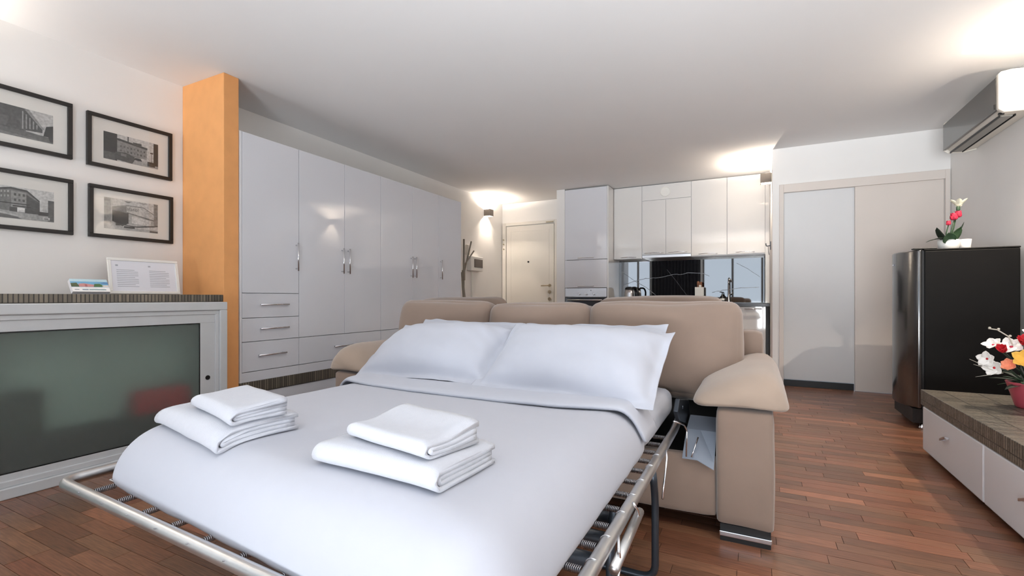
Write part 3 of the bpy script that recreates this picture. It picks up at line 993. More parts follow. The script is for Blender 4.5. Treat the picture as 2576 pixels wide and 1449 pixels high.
def duvet_surf():
    n = 72
    R_ = n // 2
    ins = [0, .002, .006, .012, .020, .031, .046, .066, .092, .125]
    NR = len(ins)
    cx, hw = (DX0 + DX1) / 2, (DX1 - DX0) / 2
    vs = []
    for i in range(n + 1):
        for j in range(n + 1):
            a, b = 2 * i / n - 1, 2 * j / n - 1
            ring = max(abs(i - R_), abs(j - R_))
            out = R_ - ring - 1                  # -1 is the tucked hem
            d = .028 if out < 0 else ins[min(out, NR - 1)]
            e = max(ring / R_, 1e-6)
            ua, ub = (a / e, b / e) if ring else (0, 0)
            f = 1.0 if out < NR else ring / (R_ - NR)
            y0, L = .70, DY1 - .70
            hl = L / 2 - d
            w = hw - d
            x, yv = ua * w, ub * hl
            rc = max(.012, (.16 if ub < 0 else .03) - d)
            if abs(x) > w - rc and abs(yv) > hl - rc:
                c = Vector((math.copysign(w - rc, x), math.copysign(hl - rc, yv)))
                q = (Vector((x, yv)) - c).normalized() * rc
                x, yv = c.x + q.x, c.y + q.y
            X, Y = cx + x * f, (.70 + DY1) / 2 + yv * f
            Y += (dfront(X) - .70) * ((DY1 - Y) / L)
            z = .403 if out < 0 else max(.408, duvet_z(X, Y))
            if out in (-1, 0, 1):
                z += .006 * noise.noise(Vector((X * 11, Y * 11, 2.0)))
            vs.append((X, Y, z))
    fs = [(i * (n + 1) + j, (i + 1) * (n + 1) + j, (i + 1) * (n + 1) + j + 1, i * (n + 1) + j + 1) for i in range(n) for j in range(n)]
    return vs, fs


g = G()
g.add(*duvet_surf())
duvet = obj('duvet', g, LINEN, loc=(-1.108, 1.24, .40), smooth=True, sub=1, label='smooth white duvet covering the pull-out bed', cat='duvet')
md = duvet.modifiers.new('thick', 'SOLIDIFY')
md.thickness = .008
md.offset = -1


def band(u, v):                                  # sheet turned down over the duvet edge
    x = -1.872 + u * 1.520
    q = abs(u - .5) * 2
    yf = 1.640 + .085 * q ** 3
    yy = yf + v * (.26 - .05 * q)
    z = .586 + .004 * math.sin(v * pi) - .012 * max(0, v - .7)
    if v < .12:
        z -= .011 * (1 - v / .12) ** 2
    e = max(0, (q - .88) / .12)
    z -= .12 * e ** 2
    z += noise.noise(Vector((x * 6, yy * 14, .5))) * .004
    x += (-.012 if u < .5 else .012) * min(1, e * 2)
    return (x, yy, z)


g = G().grid(band, 70, 14)
o = obj('turned_down_sheet', g, PILLM, duvet, smooth=True, sub=1, label='white sheet band folded over the duvet top')
md = o.modifiers.new('thick', 'SOLIDIFY')
md.thickness = .010
md.offset = -1


def pillow(label, c, w, dpt, T, slope, yaw, roll, seed, flange=.04):
    M = Matrix.Translation(c) @ Matrix.Rotation(yaw, 4, 'Z') @ Matrix.Rotation(slope, 4, 'X') @ Matrix.Rotation(roll, 4, 'Y')
    n = 40
    g = G()
    off = Vector((seed * 3.1, seed * 1.7, seed))

    def side(sg):
        def fn(u, v):
            a, b = 2 * u - 1, 2 * v - 1
            a = math.copysign(abs(a) ** .85, a); b = math.copysign(abs(b) ** .85, b)
            x = a * w / 2 * (1 - .035 * (1 - b * b) * abs(a))
            y = b * dpt / 2 * (1 - .05 * (1 - a * a) * abs(b))
            fa, fb = 1 - flange / (w / 2), 1 - flange / (dpt / 2)
            ca, cb = min(1, abs(a) / fa), min(1, abs(b) / fb)
            h = T / 2 * max(0, 1 - ca ** 3.2) ** .5 * max(0, 1 - cb ** 3.2) ** .5
            p = Vector((x, y, sg * (h + .0025 * min(1, (1 - max(abs(a), abs(b))) * 25))))
            r = abs(a) ** 2 * .5 + abs(b) ** 2 * .5
            k = .006 + .010 * r
            wv = noise.noise(Vector((x * 5, y * 5, 0)) + off) * k * 1.4 + noise.noise(Vector((x * 14 + y * 9, y * 12, 2)) + off) * (.0045 + .006 * r)
            p.z += wv if h > .004 else wv * 1.2
            return M @ p
        return fn
    g.grid(side(1), n, n)
    f0 = len(g.f)
    g.grid(side(-1), n, n)
    g.f = g.f[:f0] + [f[::-1] for f in g.f[f0:]]
    base = M @ Vector((0, 0, 0))
    me = obj('pillow', g, PILLM, loc=(base.x, base.y, .58), smooth=True, sub=1, label=label, cat='pillow', group='white bed pillows against the sofa back')
    bm = bmesh.new(); bm.from_mesh(me.data); bmesh.ops.remove_doubles(bm, verts=bm.verts, dist=.0004); bm.to_mesh(me.data); bm.free()
    for p in me.data.polygons: p.use_smooth = True
    return me


pillow('front white pillow on the left, nearest the wardrobe', (-1.468, 2.03, .704), .80, .50, .20, math.radians(30), math.radians(1), math.radians(-1), 1)
pillow('front white pillow on the right with a flat flange border', (-.722, 2.01, .700), .82, .52, .21, math.radians(30), math.radians(-2), math.radians(1.0), 2)
pillow('white pillow mostly hidden behind the left front pillow', (-1.435, 2.16, .712), .74, .46, .12, math.radians(36), math.radians(-1), math.radians(2), 3)
pillow('white pillow mostly hidden behind the right front pillow', (-.730, 2.15, .712), .76, .46, .12, math.radians(36), 0, math.radians(-1), 4)


# ------------------------------------------------------------------ folded towels
def towel(label, p0, p1, depth, n, th, z0, seed, curl=0.0):
    """nested folds: closed edge from p0 to p1 in front, open edges behind"""
    p0, p1 = Vector((p0[0], p0[1], 0)), Vector((p1[0], p1[1], 0))
    ux = (p1 - p0).normalized()
    uy = Vector((-ux.y, ux.x, 0))
    L = (p1 - p0).length
    g = G()
    hgt = n * th
    Rm = hgt / 2
    off = Vector((seed, seed * 2.3, 0))
    for k in range(n // 2):
        r = (n - 1 - 2 * k) / 2 * th
        back = depth - .006 * k - .004 * ((k * 7 + seed) % 3)
        m = 9
        cl = [(back + (Rm - back) * i / m, Rm - r) for i in range(m)]
        cl += [(Rm - r * 1.25 * math.sin(a), Rm - r * math.cos(a)) for a in [pi * i / 10 for i in range(11)]]
        cl += [(Rm + (back - Rm) * (i + 1) / m, Rm + r) for i in range(m)]
        t2 = th * .44
        up, dn = [], []
        for i, c in enumerate(cl):
            a, b = cl[max(0, i - 1)], cl[min(len(cl) - 1, i + 1)]
            d = Vector((b[0] - a[0], b[1] - a[1])).normalized()
            nn = Vector((-d.y, d.x))
            up.append((c[0] + nn.x * t2, c[1] + nn.y * t2))
            dn.append((c[0] - nn.x * t2, c[1] - nn.y * t2))
        ring = up + dn[::-1]
        secs, NS = [], 14
        for i in range(NS + 1):
            u = i / NS
            ex = (.010 * noise.noise(Vector((k * 3.3, seed, 5)))) * (1 if u > .5 else -1)
            sec = []
            for d_, z in ring:
                zz = z
                q = d_ / depth
                edge = min(1, min(u, 1 - u) / .06)
                zz *= (.90 + .10 * edge)
                zz += curl * math.sin(q * pi * 1.3 + .6) * (z / hgt) * -1
                P = p0 + ux * (u * L + ex) + uy * d_
                base_z = duvet_z(P.x, P.y) + .004 + z0
                P.z = base_z + max(.0005, zz)
                nv = noise.noise_vector(P * 9 + off) * .0045
                nv.z *= .55
                P += nv
                P.z = max(P.z, base_z + .0005)
                sec.append(P)
            secs.append(sec)
        g.loft(secs)
    c = (p0 + p1) / 2
    return obj('towel', g, TERRY, loc=(c.x, c.y, duvet_z(c.x, c.y) + z0), smooth=True, label=label, cat='towel', group='folded white towels on the duvet')


towel('large folded white towel, lower of the left pile near the frosted cabinet', (-1.735, .845), (-1.280, .765), .235, 4, .0130, 0, 1)
towel('small folded white towel on top of the left pile', (-1.590, .875), (-1.275, .800), .165, 4, .0115, .054, 2, .004)
towel('large folded white towel, lower of the right pile nearest the bed foot', (-.955, .805), (-.575, .785), .225, 4, .0130, 0, 3)
towel('small folded white towel on top of the right pile', (-.900, .862), (-.620, .805), .175, 4, .0120, .054, 4, .010)


# ------------------------------------------------------------------ kitchen
t = thing('oven_tower', 'tall white glossy kitchen unit holding the built-in oven', 'cabinet', (-2.22, 7.1, 0))
A0, A1, YT = -2.562, -1.888, 6.79
obj('carcass', G().box(A0, A0 + .02, YT + .02, YF - .005, 0, 2.615).box(A1 - .02, A1, YT + .003, YF - .005, 0, 2.615).box(A0 + .02, A1 - .02, YF - .03, YF - .005, 0, 2.615)
    .box(A0 + .02, A1 - .02, YT + .02, YF - .03, 2.595, 2.615).box(A0 + .02, A1 - .02, YT + .02, YF - .03, 0, .40).box(A0 + .02, A1 - .02, YT + .03, YF - .03, 1.13, 1.15), GLOSSK, t)
for z0, z1, hz in ((1.549, 2.61, 1.572), (1.128, 1.543, 1.150)):
    dd = obj('door', G().box(A0, A1 - .022, YT, YT + .019, z0, z1), GLOSSW, t, bevel=.002)
    obj('handle', bar((-2.34, YT, hz), (-2.11, YT, hz), (0, -1, 0), .006), STEEL, dd, smooth=True)
obj('lower_door', G().box(A0, A1 - .022, YT, YT + .019, .10, .50), GLOSSW, t, bevel=.002)
t = thing('oven', 'steel built-in oven with three round knobs in the white tower', 'oven', (-2.23, 7.05, .51))
obj('body', G().box(A0 + .025, A1 - .045, YT + .03, YF - .06, .51, 1.12), STEEL, t)
cp_ = obj('control_panel', G().box(A0 + .004, A1 - .026, YT - .004, YT + .029, .99, 1.122), STEEL, t, bevel=.003)
for x in (-2.33, -2.218, -2.108):
    obj('knob', G().tube([(x, YT - .004, 1.035), (x, YT - .030, 1.035)], .020, 18), CHROME, cp_, bevel=.003, smooth=False)
obj('dial_mark', G().tube([(-2.15, YT - .004, 1.085), (-2.15, YT - .006, 1.085)], .007, 10), BLACK, cp_)
od = obj('oven_door', G().box(A0 + .004, A1 - .026, YT - .004, YT + .029, .52, .986), OVENG, t, bevel=.003)
obj('handle', bar((-2.50, YT - .004, .945), (-1.98, YT - .004, .945), (0, -1, 0), .009, .035), STEEL, od, smooth=True)

YU, ZU = 7.08, 1.555


def upper(label, x0, x1, doors, extra=None, zb=ZU):
    t = thing('wall_cabinet', label, 'cabinet', ((x0 + x1) / 2, 7.25, zb), group='white glossy kitchen wall cabinets')
    obj('carcass', G().box(x0, x1, YU + .02, YF - .012, zb + .002, 2.62), CARC, t)
    for a, b, z0, z1, h0, h1 in doors:
        dd = obj('door', G().box(a + .002, b - .002, YU, YU + .018, z0, z1), GLOSSK, t, bevel=.002)
        if h0 is not None:
            hp = rpath([(h0, YU, z0 + .022), (h0 + .015, YU - .024, z0 + .020), ((h0 + h1) / 2, YU - .030, z0 + .026), (h1 - .015, YU - .024, z0 + .020), (h1, YU, z0 + .022)], .02, 4)
            obj('handle', G().tube(hp, .005, 8), CHROME, dd, smooth=True)
    return t


upper('narrow white glossy wall cabinet beside the oven tower', -1.884, -1.466, [(-1.884, -1.466, ZU, 2.618, -1.78, -1.55)])
t = upper('white glossy hood cabinet with a round vent and two small doors', -1.465, -.783,
          [(-1.465, -.783, 2.400, 2.618, None, None), (-1.465, -1.127, 1.606, 2.395, -1.436, -1.165), (-1.127, -.783, 1.606, 2.395, -1.088, -.84)], zb=1.60)
ring = [(-1.132 + .068 * math.cos(a), YU - .004, 2.508 + .068 * math.sin(a)) for a in [2 * pi * k / 32 for k in range(32)]]
vt = obj('round_vent', G().tube(ring, .006, 8, closed=True).tube([(-1.132, YU, 2.508), (-1.132, YU - .006, 2.508)], .062, 28), WHITEP, t)
for k in range(5):
    q = .05 - .004 * abs(k - 2)
    obj('vent_slat', G().box(-1.132 - q * .8, -1.132 + q * .8, YU - .009, YU - .005, 2.508 - .036 + k * .018, 2.508 - .031 + k * .018), WHITEP, vt)
obj('hood_bottom', G().box(-1.463, -.785, YU + .002, YF - .02, 1.560, 1.600), STEEL, t, bevel=.003)
upper('wide white glossy wall cabinet right of the hood cabinet', -.782, -.324, [(-.782, -.324, ZU + .012, 2.618, -.683, -.442)])
upper('white glossy wall cabinet at the partition wall under the grey lamp', -.323, .136, [(-.323, .136, ZU + .016, 2.618, -.215, .010)])
struct('trim_3', G().box(.137, XP - .001, YU + .01, YU + .03, 0.91, CEIL - .002), GLOSSK, 'white filler strip between the last wall cabinet and partition')

bs = obj('backsplash', G().box(-1.886, .184, YF - .010, YF - .001, .908, 1.70), BLACKST, loc=(-.85, YF, .908), label='glossy black marble backsplash with thin white veins', cat='backsplash')
for vi, pl in enumerate(([(-1.838, 1.166), (-1.665, 1.228), (-1.482, 1.274), (-1.284, 1.278), (-1.063, 1.328), (-.955, 1.321), (-.866, 1.347), (-.657, 1.332), (-.572, 1.289)],
                         [(-1.853, 1.39), (-1.646, 1.237), (-1.472, 1.137), (-1.274, .972)], [(-.215, 1.466), (-.078, 1.386), (.079, 1.263)],
                         [(-.538, 1.055), (-.403, 1.081), (-.158, 1.115), (.063, 1.122)], [(-1.163, 1.401), (-1.045, 1.247), (-.884, 1.019)])):
    g = G()
    w_ = .0045 if vi < 4 else .002
    P = []
    for (a, b_), (c, d_) in zip(pl, pl[1:]):
        for k in range(5):
            u = k / 5
            P.append((a + (c - a) * u, b_ + (d_ - b_) * u + .008 * noise.noise(Vector((a * 9 + u * 3, vi, 0)))))
    P.append(pl[-1])
    yv = YF - .0105
    vs = []
    for k, (x, z) in enumerate(P):
        h_ = w_ * (.5 + .6 * abs(math.sin(k * 1.7 + vi)))
        vs += [(x, yv, z - h_), (x, yv, z + h_), (x, YF - .009, z - h_), (x, YF - .009, z + h_)]
    fs = []
    for k in range(len(P) - 1):
        a = 4 * k
        fs += [(a, a + 4, a + 5, a + 1), (a + 2, a + 6, a + 4, a), (a + 1, a + 5, a + 7, a + 3)]
    g.add(vs, fs)
    obj('marble_vein', g, VEIN, bs)
obj('worktop', G().box(-1.886, .184, 6.80, YF - .011, .866, .906), COUNT, loc=(-.85, 7.1, .866), bevel=.003, label='dark kitchen worktop under the black backsplash', cat='worktop')
for lab, x0, x1 in (('white glossy base cabinet next to the oven tower', -1.884, -1.20), ('white glossy base cabinet in the middle of the kitchen run', -1.198, -.445),
                    ('white glossy base cabinet with bar handle at the partition wall', -.443, .136)):
    t = thing('base_cabinet', lab, 'cabinet', ((x0 + x1) / 2, 7.1, 0), group='white glossy kitchen base cabinets')
    obj('carcass', G().box(x0, x1, 6.84, YF - .012, .10, .864), GLOSSK, t)
    obj('kickboard', G().box(x0, x1, 6.88, 6.90, 0, .10), STEEL, t)
    for a, b in ((x0, (x0 + x1) / 2), ((x0 + x1) / 2, x1)):
        dd = obj('door', G().box(a + .002, b - .002, 6.82, 6.839, .105, .860), GLOSSK, t, bevel=.002)
        c = (a + b) / 2
        obj('handle', bar((c - .09, 6.82, .835), (c + .09, 6.82, .835), (0, -1, 0), .006), CHROME, dd, smooth=True)

ZC = .9065
t = thing('kettle', 'glass and black electric kettle on the dark worktop', 'kettle', (-1.67, 7.17, ZC))
obj('base', G().lathe([(.085, ZC), (.088, ZC + .012), (.082, ZC + .026)], -1.67, 7.17), BLACK, t, smooth=True)
obj('jug', G().lathe([(.078, ZC + .027), (.080, ZC + .05), (.074, ZC + .14), (.066, ZC + .195)], -1.67, 7.17), STEEL, t, smooth=True)
obj('lid', G().lathe([(.067, ZC + .196), (.060, ZC + .222), (.030, ZC + .234), (.010, ZC + .238)], -1.67, 7.17), BLACK, t, smooth=True)
obj('handle', G().tube(rpath([(-1.62, 7.15, ZC + .222), (-1.56, 7.13, ZC + .225), (-1.535, 7.12, ZC + .17), (-1.54, 7.12, ZC + .06), (-1.60, 7.15, ZC + .04)], .03, 5), .013, 10), BLACK, t, smooth=True)
t = thing('knife_block', 'square white block with brown wooden handles on the worktop', 'knife block', (-.69, 7.24, ZC))
obj('block', G().box(-.747, -.633, 7.19, 7.29, ZC, ZC + .222), WHITEP, t, bevel=.004)
for dx, dy, hz, m_ in ((-.018, 0, .085, WOODK), (.020, .02, .078, WOODK), (.0, -.025, .06, WOODK), (.012, -.034, .03, WHITEP)):
    obj('wooden_handle', G().puff((-.69 + dx, 7.24 + dy, ZC + .222 + hz / 2), (.016, .012, hz / 2), .010, n=6), m_, t, smooth=True)
t = thing('faucet', 'slim upright chrome kitchen faucet', 'faucet', (-.31, 7.25, ZC))
obj('post', G().lathe([(.026, ZC), (.026, ZC + .012), (.014, ZC + .02), (.012, ZC + .25)], -.31, 7.25, 16), CHROME, t, smooth=True)
obj('spout', G().tube(rpath([(-.31, 7.25, ZC + .24), (-.31, 7.25, ZC + .33), (-.30, 7.16, ZC + .345), (-.295, 7.07, ZC + .31)], .05, 6), .011, 12), CHROME, t, smooth=True)
obj('lever', G().tube([(-.31, 7.25, ZC + .10), (-.265, 7.22, ZC + .14)], .007, 8), CHROME, t, smooth=True)
t = thing('soap_bottle', 'small dark soap bottle beside the chrome faucet', 'bottle', (-.39, 7.22, ZC))
obj('body', G().lathe([(.028, ZC), (.030, ZC + .01), (.030, ZC + .085), (.012, ZC + .105), (.011, ZC + .12)], -.39, 7.22, 16), BLACK, t, smooth=True)
obj('pump', G().tube(rpath([(-.39, 7.22, ZC + .12), (-.39, 7.22, ZC + .15), (-.42, 7.20, ZC + .15)], .01, 3), .006, 8), BLACK, t, smooth=True)
obj('label_band', G().lathe([(.0306, ZC + .03), (.0306, ZC + .06)], -.39, 7.22, 16), WHITEP, t, smooth=True)
t = thing('wall_hook', 'small dark hook with a short cord on the partition edge', 'hook', (XP, 6.55, 1.60))
obj('plate', G().box(XP - .008, XP, 6.52, 6.56, 1.56, 1.66), DTUBE, t, bevel=.002)
obj('peg', G().tube(rpath([(XP - .008, 6.54, 1.61), (XP - .05, 6.54, 1.605), (XP - .055, 6.54, 1.64)], .012, 3), .006, 8), DTUBE, t, smooth=True)
obj('cord', G().tube(rpath([(XP - .03, 6.54, 1.60), (XP - .028, 6.545, 1.54), (XP - .02, 6.55, 1.50)], .02, 3), .003, 6), DTUBE, t, smooth=True)

# ------------------------------------------------------------------ coat stand and switch boxes by the entrance
t = thing('coat_stand', 'slim pewter coat stand of crossing rods beside the wardrobe end', 'coat stand', (-3.62, 5.62, 0))
for p, q, r in (((-3.60, 5.56, 0), (-3.60, 5.575, 1.795), .013), ((-3.64, 5.74, 0), (-3.60, 5.52, 1.33), .011), ((-3.60, 5.56, 1.28), (-3.62, 5.80, 1.785), .011),
                ((-3.52, 5.66, 0), (-3.62, 5.58, 1.25), .011), ((-3.60, 5.585, 1.43), (-3.55, 5.76, 1.645), .010)):
    obj('rod', G().tube([p, ((p[0] + q[0]) / 2, (p[1] + q[1]) / 2, (p[2] + q[2]) / 2), q], r, 10), WARMG, t, smooth=True)
obj('collar', G().tube([(-3.60, 5.565, 1.22), (-3.60, 5.567, 1.36)], .024, 12), WARMG, t, smooth=True)
t = thing('fuse_box', 'white fuse box with a dark window and cable duct below', 'fuse box', (XL, 6.45, .9))
obj('housing', G().box(XL, XL + .085, 6.24, 6.60, 1.40, 1.625), WHITEP, t, bevel=.008)
obj('window', G().box(XL + .085, XL + .092, 6.33, 6.58, 1.455, 1.585), GREYBOX, t, bevel=.003)
obj('cable_duct', G().box(XL, XL + .02, 6.36, 6.40, 0, 1.40), WHITEP, t, bevel=.002)
t = thing('intercom', 'pale intercom handset on the wall above the fuse box', 'intercom', (XL, 6.25, 1.66))
obj('body', G().box(XL, XL + .035, 6.20, 6.30, 1.64, 1.80), IVORY, t, bevel=.006)
obj('handset', G().puff((XL + .045, 6.225, 1.72), (.014, .020, .075), .010, n=6), IVORY, t, smooth=True)

# ------------------------------------------------------------------ fridge
t = thing('fridge', 'black fridge with a curved glossy door against the right wall', 'fridge', (1.36, 4.78, 0))
obj('body', G().box(1.125, 1.640, 4.50, 5.05, .045, 1.325), FRSIDE, t, bevel=.006)
obj('top', G().box(1.12, 1.642, 4.498, 5.052, 1.325, 1.338), FRSIDE, t, bevel=.005)
pl = [(1.112, 4.502), (1.085, 4.502)] + [(1.085 - .085 * math.sin(pi * k / 16) ** .8, 4.502 + .546 * k / 16) for k in range(1, 16)] + [(1.085, 5.048), (1.112, 5.048)]
dr = obj('door', G().prism(pl[::-1], 'z', .155, 1.335), BLACKGL, t, bevel=.012, seg=3, label='glossy curved black door')
for p in dr.data.polygons: p.use_smooth = abs(p.normal.z) < .5 and len(p.vertices) == 4
obj('badge', G().box(.994, .998, 4.76, 4.80, 1.235, 1.243), CHROME, dr)
obj('door_seal', G().box(1.112, 1.125, 4.51, 5.04, .155, 1.33), BLACK, t)
obj('top_hinge', G().box(1.06, 1.20, 4.505, 4.56, 1.3385, 1.348), BLACK, t, bevel=.004)
obj('kick_plate', G().box(1.06, 1.125, 4.52, 5.03, .045, .150), BLACK, t)
for x in (1.12, 1.60):
    for yy in (4.54, 5.0):
        obj('foot', G().lathe([(.020, 0), (.022, .012), (.014, .02), (.014, .045)], x, yy, 12), CHROME, t, smooth=True)

# ------------------------------------------------------------------ low sideboard
XS = .94
t = thing('sideboard', 'long low white sideboard with dark mosaic top along the right wall', 'sideboard', (1.3, 2.4, 0))
obj('top_slab', G().box(XS - .003, XR - .004, .6, 3.83, .308, .402), MOSAIC, t, bevel=.003)
obj('carcass', G().box(XS + .035, XR - .004, .62, 3.79, .03, .306), CARC, t)
obj('plinth', G().box(XS + .10, XR - .05, .70, 3.72, 0, .03), BLACK, t)
for k, (a, b) in enumerate(((2.925, 3.800), (2.045, 2.918), (1.165, 2.038), (.62, 1.158))):
    dd = obj('drawer', G().box(XS, XS + .034, a, b, .034, .304), CARC, t, bevel=.008)
    c = (a + b) / 2 + .03
    hd = G().prism([(c - .045, .215), (c - .030, .208), (c + .015, .192), (c + .04, .182), (c + .04, .196), (c + .015, .205), (c - .030, .222), (c - .045, .225)], 'x', XS - .020, XS - .012)
    hd.box(XS - .012, XS, c - .040, c - .028, .209, .221).box(XS - .012, XS, c + .024, c + .036, .187, .198)
    obj('handle', hd, STEEL, dd, bevel=.002)

# ------------------------------------------------------------------ air conditioner
LOUV = mat('louvre_grey', S(150, 148, 142), .45, var=.02)
t = thing('air_conditioner', 'wall air conditioner with dark mirror front and ivory end caps', 'air conditioner', (1.6, 4.9, 2.22))
pf = [(XR - .003, 2.255), (XR - .003, 2.50), (1.56, 2.515), (1.515, 2.505), (1.495, 2.49), (1.495, 2.275), (1.53, 2.242), (1.62, 2.238)]
obj('body', G().prism(pf, 'y', 4.40, 5.40), IVORY, t, bevel=.004)
obj('front_panel', G().prism([(1.494, 2.262), (1.478, 2.266), (1.478, 2.488), (1.494, 2.498)], 'y', 4.40, 5.41), GREYAC, t, bevel=.003, label='dark grey mirror front panel')
pe = [(XR - .003, 2.245), (XR - .003, 2.508), (1.55, 2.522), (1.496, 2.515), (1.480, 2.50), (1.480, 2.262), (1.51, 2.236), (1.62, 2.230)]
for y0, y1 in ((4.365, 4.399), (5.401, 5.415)):
    obj('end_cap', G().prism(pe, 'y', y0, y1), IVORY, t, bevel=.006)
obj('louvre', G().prism([(1.515, 2.240), (1.535, 2.232), (1.585, 2.229), (1.585, 2.236)], 'y', 4.46, 5.36), LOUV, t)
for x in (1.512, 1.592):
    obj('vent_slot', G().box(x, x + .006, 4.45, 5.37, 2.226, 2.240), BLACK, t)
obj('sensor', G().box(1.50, 1.53, 4.420, 4.432, 2.236, 2.250), BLACK, t)
obj('side_latch', G().box(1.472, 1.478, 4.40, 4.412, 2.275, 2.305), BLACK, t)


# ------------------------------------------------------------------ flowers
def petal(g, base, d, up, L, Wd, curl=.3, cup=.25, tip=.6, n=6, m=4):
    d, up = Vector(d).normalized(), Vector(up)
    up = (up - d * up.dot(d)).normalized()
    s = d.cross(up)
    B = Vector(base)

    def fn(u, v):
        w = Wd * math.sin(pi * min(1, (.06 + .94 * u) ** tip)) ** .55 * .5 + .0004
        a = (v - .5) * 2
        return B + d * (L * u) + s * (a * w) + up * (curl * L * u * u + cup * w * a * a)
    return g.grid(fn, n, m)


def flower(parent, c, face, r, n, m, mc, curl=.15, wd=.75, name='bloom', lift=.25, seed=0):
    f = Vector(face).normalized()
    a0 = Vector((0, 0, 1)) if abs(f.z) < .9 else Vector((1, 0, 0))
    u = f.cross(a0).normalized()
    w = f.cross(u)
    b = obj(name, G().puff(c, (r * .14,) * 3, r * .13, n=4), mc, parent, smooth=True)
    rr = random.Random(seed)
    for k in range(n):
        a = 2 * pi * k / n + seed + rr.uniform(-.12, .12)
        d = u * math.cos(a) + w * math.sin(a) + f * (lift + rr.uniform(-.08, .08))
        g = petal(G(), c, d, f, r * rr.uniform(.9, 1.08), r * wd, curl)
        p = obj('petal', g, m, b, smooth=True)
        q = p.modifiers.new('t', 'SOLIDIFY'); q.thickness = .0015
    return b


t = thing('tulip_pot', 'white pot with red tulips and a white lily on the fridge', 'potted flowers', (1.33, 4.73, 1.339))
cx, cy, z0 = 1.325, 4.73, 1.3392
obj('pot', G().lathe([(.050, z0), (.058, z0 + .01), (.066, z0 + .055), (.066, z0 + .078), (.060, z0 + .080), (.056, z0 + .06)], cx, cy, 24), WHITEP, t, smooth=True)
for q in ([(cx, cy, z0 + .06), (cx + .03, cy, z0 + .17), (cx + .05, cy - .01, z0 + .31)], [(cx - .01, cy - .01, z0 + .06), (cx + .01, cy - .02, z0 + .15), (cx + .025, cy - .03, z0 + .23)],
          [(cx - .015, cy, z0 + .06), (cx - .02, cy - .02, z0 + .13), (cx - .012, cy - .04, z0 + .19)]):
    obj('stem', G().tube(q, .004, 6), LEAF, t, smooth=True)
lily = obj('lily', G().puff((cx + .052, cy - .01, z0 + .315), (.012, .012, .02), .01, n=4), LEAF, t, smooth=True)
for k in range(6):
    a = 2 * pi * k / 6 + .3
    d = (math.cos(a), math.sin(a), .80)
    p = obj('petal', petal(G(), (cx + .055, cy - .01, z0 + .325), d, (0, 0, 1), .080, .046, .12, .5), PETC, lily, smooth=True)
    p.modifiers.new('t', 'SOLIDIFY').thickness = .0015
for (c, r, s) in (((cx + .020, cy - .035, z0 + .245), .048, 1), ((cx + .046, cy - .03, z0 + .262), .044, 2), ((cx - .014, cy - .045, z0 + .20), .030, 3)):
    b = obj('tulip', G().puff(c, (r * .35, r * .35, r * .45), r * .3, n=4), PETM, t, smooth=True)
    for k in range(6):
        a = 2 * pi * k / 6 + s
        d = (math.cos(a) * .7, math.sin(a) * .7, .9)
        p = obj('petal', petal(G(), Vector(c) - Vector((0, 0, r * .45)), d, (0, 0, 1), r * 1.2, r * 1.0, .30, .5), PETM, b, smooth=True)
        p.modifiers.new('t', 'SOLIDIFY').thickness = .0015
for bs_, d, up, L, w_, cu, m_ in (((cx - .02, cy - .02, z0 + .07), (-.42, -.2, .9), (-1, -.3, 0), .125, .080, .1, LEAFD), ((cx, cy - .03, z0 + .065), (.30, -.25, 1), (.8, -1, 0), .12, .085, .2, LEAF),
                                 ((cx - .03, cy - .03, z0 + .075), (-.9, -.2, .55), (-.2, 0, 1), .100, .050, -.75, LEAFD), ((cx + .03, cy, z0 + .07), (.30, -.1, 1), (1, 0, 0), .15, .034, .08, LEAFD),
                                 ((cx - .01, cy - .045, z0 + .06), (-.2, -.5, .6), (0, -1, 0), .095, .085, .1, LEAF)):
    p = obj('leaf', petal(G(), bs_, d, up, L, w_, cu, .3, .8), m_, t, smooth=True)
    p.modifiers.new('t', 'SOLIDIFY').thickness = .002
obj('tumbler', G().lathe([(.030, z0), (.033, z0 + .004), (.040, z0 + .085), (.037, z0 + .085), (.031, z0 + .008)], 1.435, 4.79, 20), DOORG, loc=(1.435, 4.79, z0), smooth=True,
    label='plain pale cup behind the tulip pot on the fridge', cat='cup')

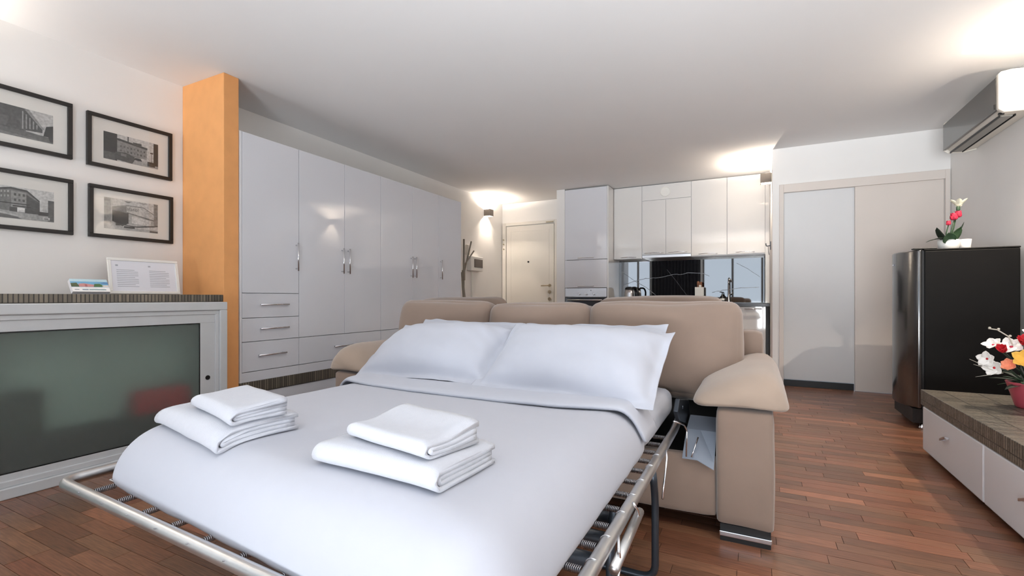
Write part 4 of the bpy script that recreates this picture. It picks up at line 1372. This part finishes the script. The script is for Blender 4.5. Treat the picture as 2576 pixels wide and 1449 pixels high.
t = thing('flower_arrangement', 'pink pot of white, red and yellow artificial flowers on the sideboard', 'potted flowers', (1.28, 3.42, .403))
cx, cy, z0 = 1.285, 3.42, .4035
obj('pot', G().lathe([(.052, z0), (.060, z0 + .01), (.092, z0 + .125), (.096, z0 + .135), (.090, z0 + .135), (.082, z0 + .11)], cx, cy, 28), PINK, t, smooth=True)
obj('moss', G().lathe([(.080, z0 + .108), (.085, z0 + .125), (.05, z0 + .145), (.01, z0 + .155)], cx, cy, 20), LEAFD, t, smooth=True)
cen = Vector((cx, cy, z0 + .12))
BL = [((-.150, -.03, .085), (-.8, -.75, .1), .052, 5, PETW, PETR, .20), ((-.175, -.02, .13), (-.7, -.7, .0), .048, 5, PETW, PETR, .1),
      ((-.115, -.03, .175), (-.5, -.6, .6), .042, 7, PETR, PETR, .5), ((-.135, .03, .20), (-.5, -.4, .8), .050, 5, PETW, PETM, .1), ((-.075, .0, .195), (-.4, -.7, .7), .060, 5, PETW, PETM, .12),
      ((-.035, -.04, .215), (-.3, -.5, .8), .048, 8, PETR, PETR, .5), ((.01, -.01, .265), (-.2, -.5, .8), .052, 5, PETW, PETM, .12), ((-.045, -.08, .135), (-.5, -.9, .4), .070, 6, PETY, PETY, .2),
      ((-.100, -.06, .105), (-.6, -.8, .2), .048, 6, PETO, PETO, .2), ((.05, -.07, .16), (.2, -.9, .5), .055, 5, PETW, PETM, .12), ((.09, -.04, .12), (.6, -.7, .4), .05, 6, PETR, PETR, .4),
      ((.04, .06, .20), (.2, .5, .8), .055, 5, PETW, PETM, .12), ((-.03, -.09, .075), (-.3, -1, .1), .045, 6, PETO, PETO, .2)]
for k, (o_, f_, r, n, m_, mc, cu) in enumerate(BL):
    c = cen + Vector(o_)
    flower(t, c, f_, r, n, m_, mc, cu, .9 if m_ is PETW else .8, seed=k, lift=.25 if m_ is PETW else .7)
    obj('stem', G().tube([cen - Vector((0, 0, .01)), cen + Vector(o_) * .55 + Vector((0, 0, .02)), c], .003, 5), LEAFD, t, smooth=True)
for k in range(16):
    a = 2 * pi * k / 16 + .2
    d = (math.cos(a), math.sin(a), .25 + .3 * (k % 3))
    p = obj('leaf', petal(G(), cen + Vector((0, 0, -.005)), d, (0, 0, 1), .12 + .03 * (k % 2), .045, -.35, .2, .8), LEAFD if k % 2 else LEAF, t, smooth=True)
    p.modifiers.new('t', 'SOLIDIFY').thickness = .0015
tw = [cen + Vector(v) for v in ((-.06, 0, .18), (-.085, 0, .25), (-.13, .0, .285), (-.165, 0, .29))]
b = obj('twig', G().tube(tw, .003, 6), TWIG, t, smooth=True)
for k, q in enumerate(tw[1:]):
    obj('bud', G().puff(q + Vector((.004, -.004, .004)), (.006, .006, .006), .005, n=4), TWIG, b, smooth=True)
for d in ((-.24, -.05, .10), (-.25, -.03, .125), (-.235, -.06, .035)):
    obj('grass_blade', G().tube([cen + Vector((d[0] * .5, d[1] * .5, .06)), cen + Vector(d)], .0022, 5, taper=[1, .3]), TWIG, t, smooth=True)
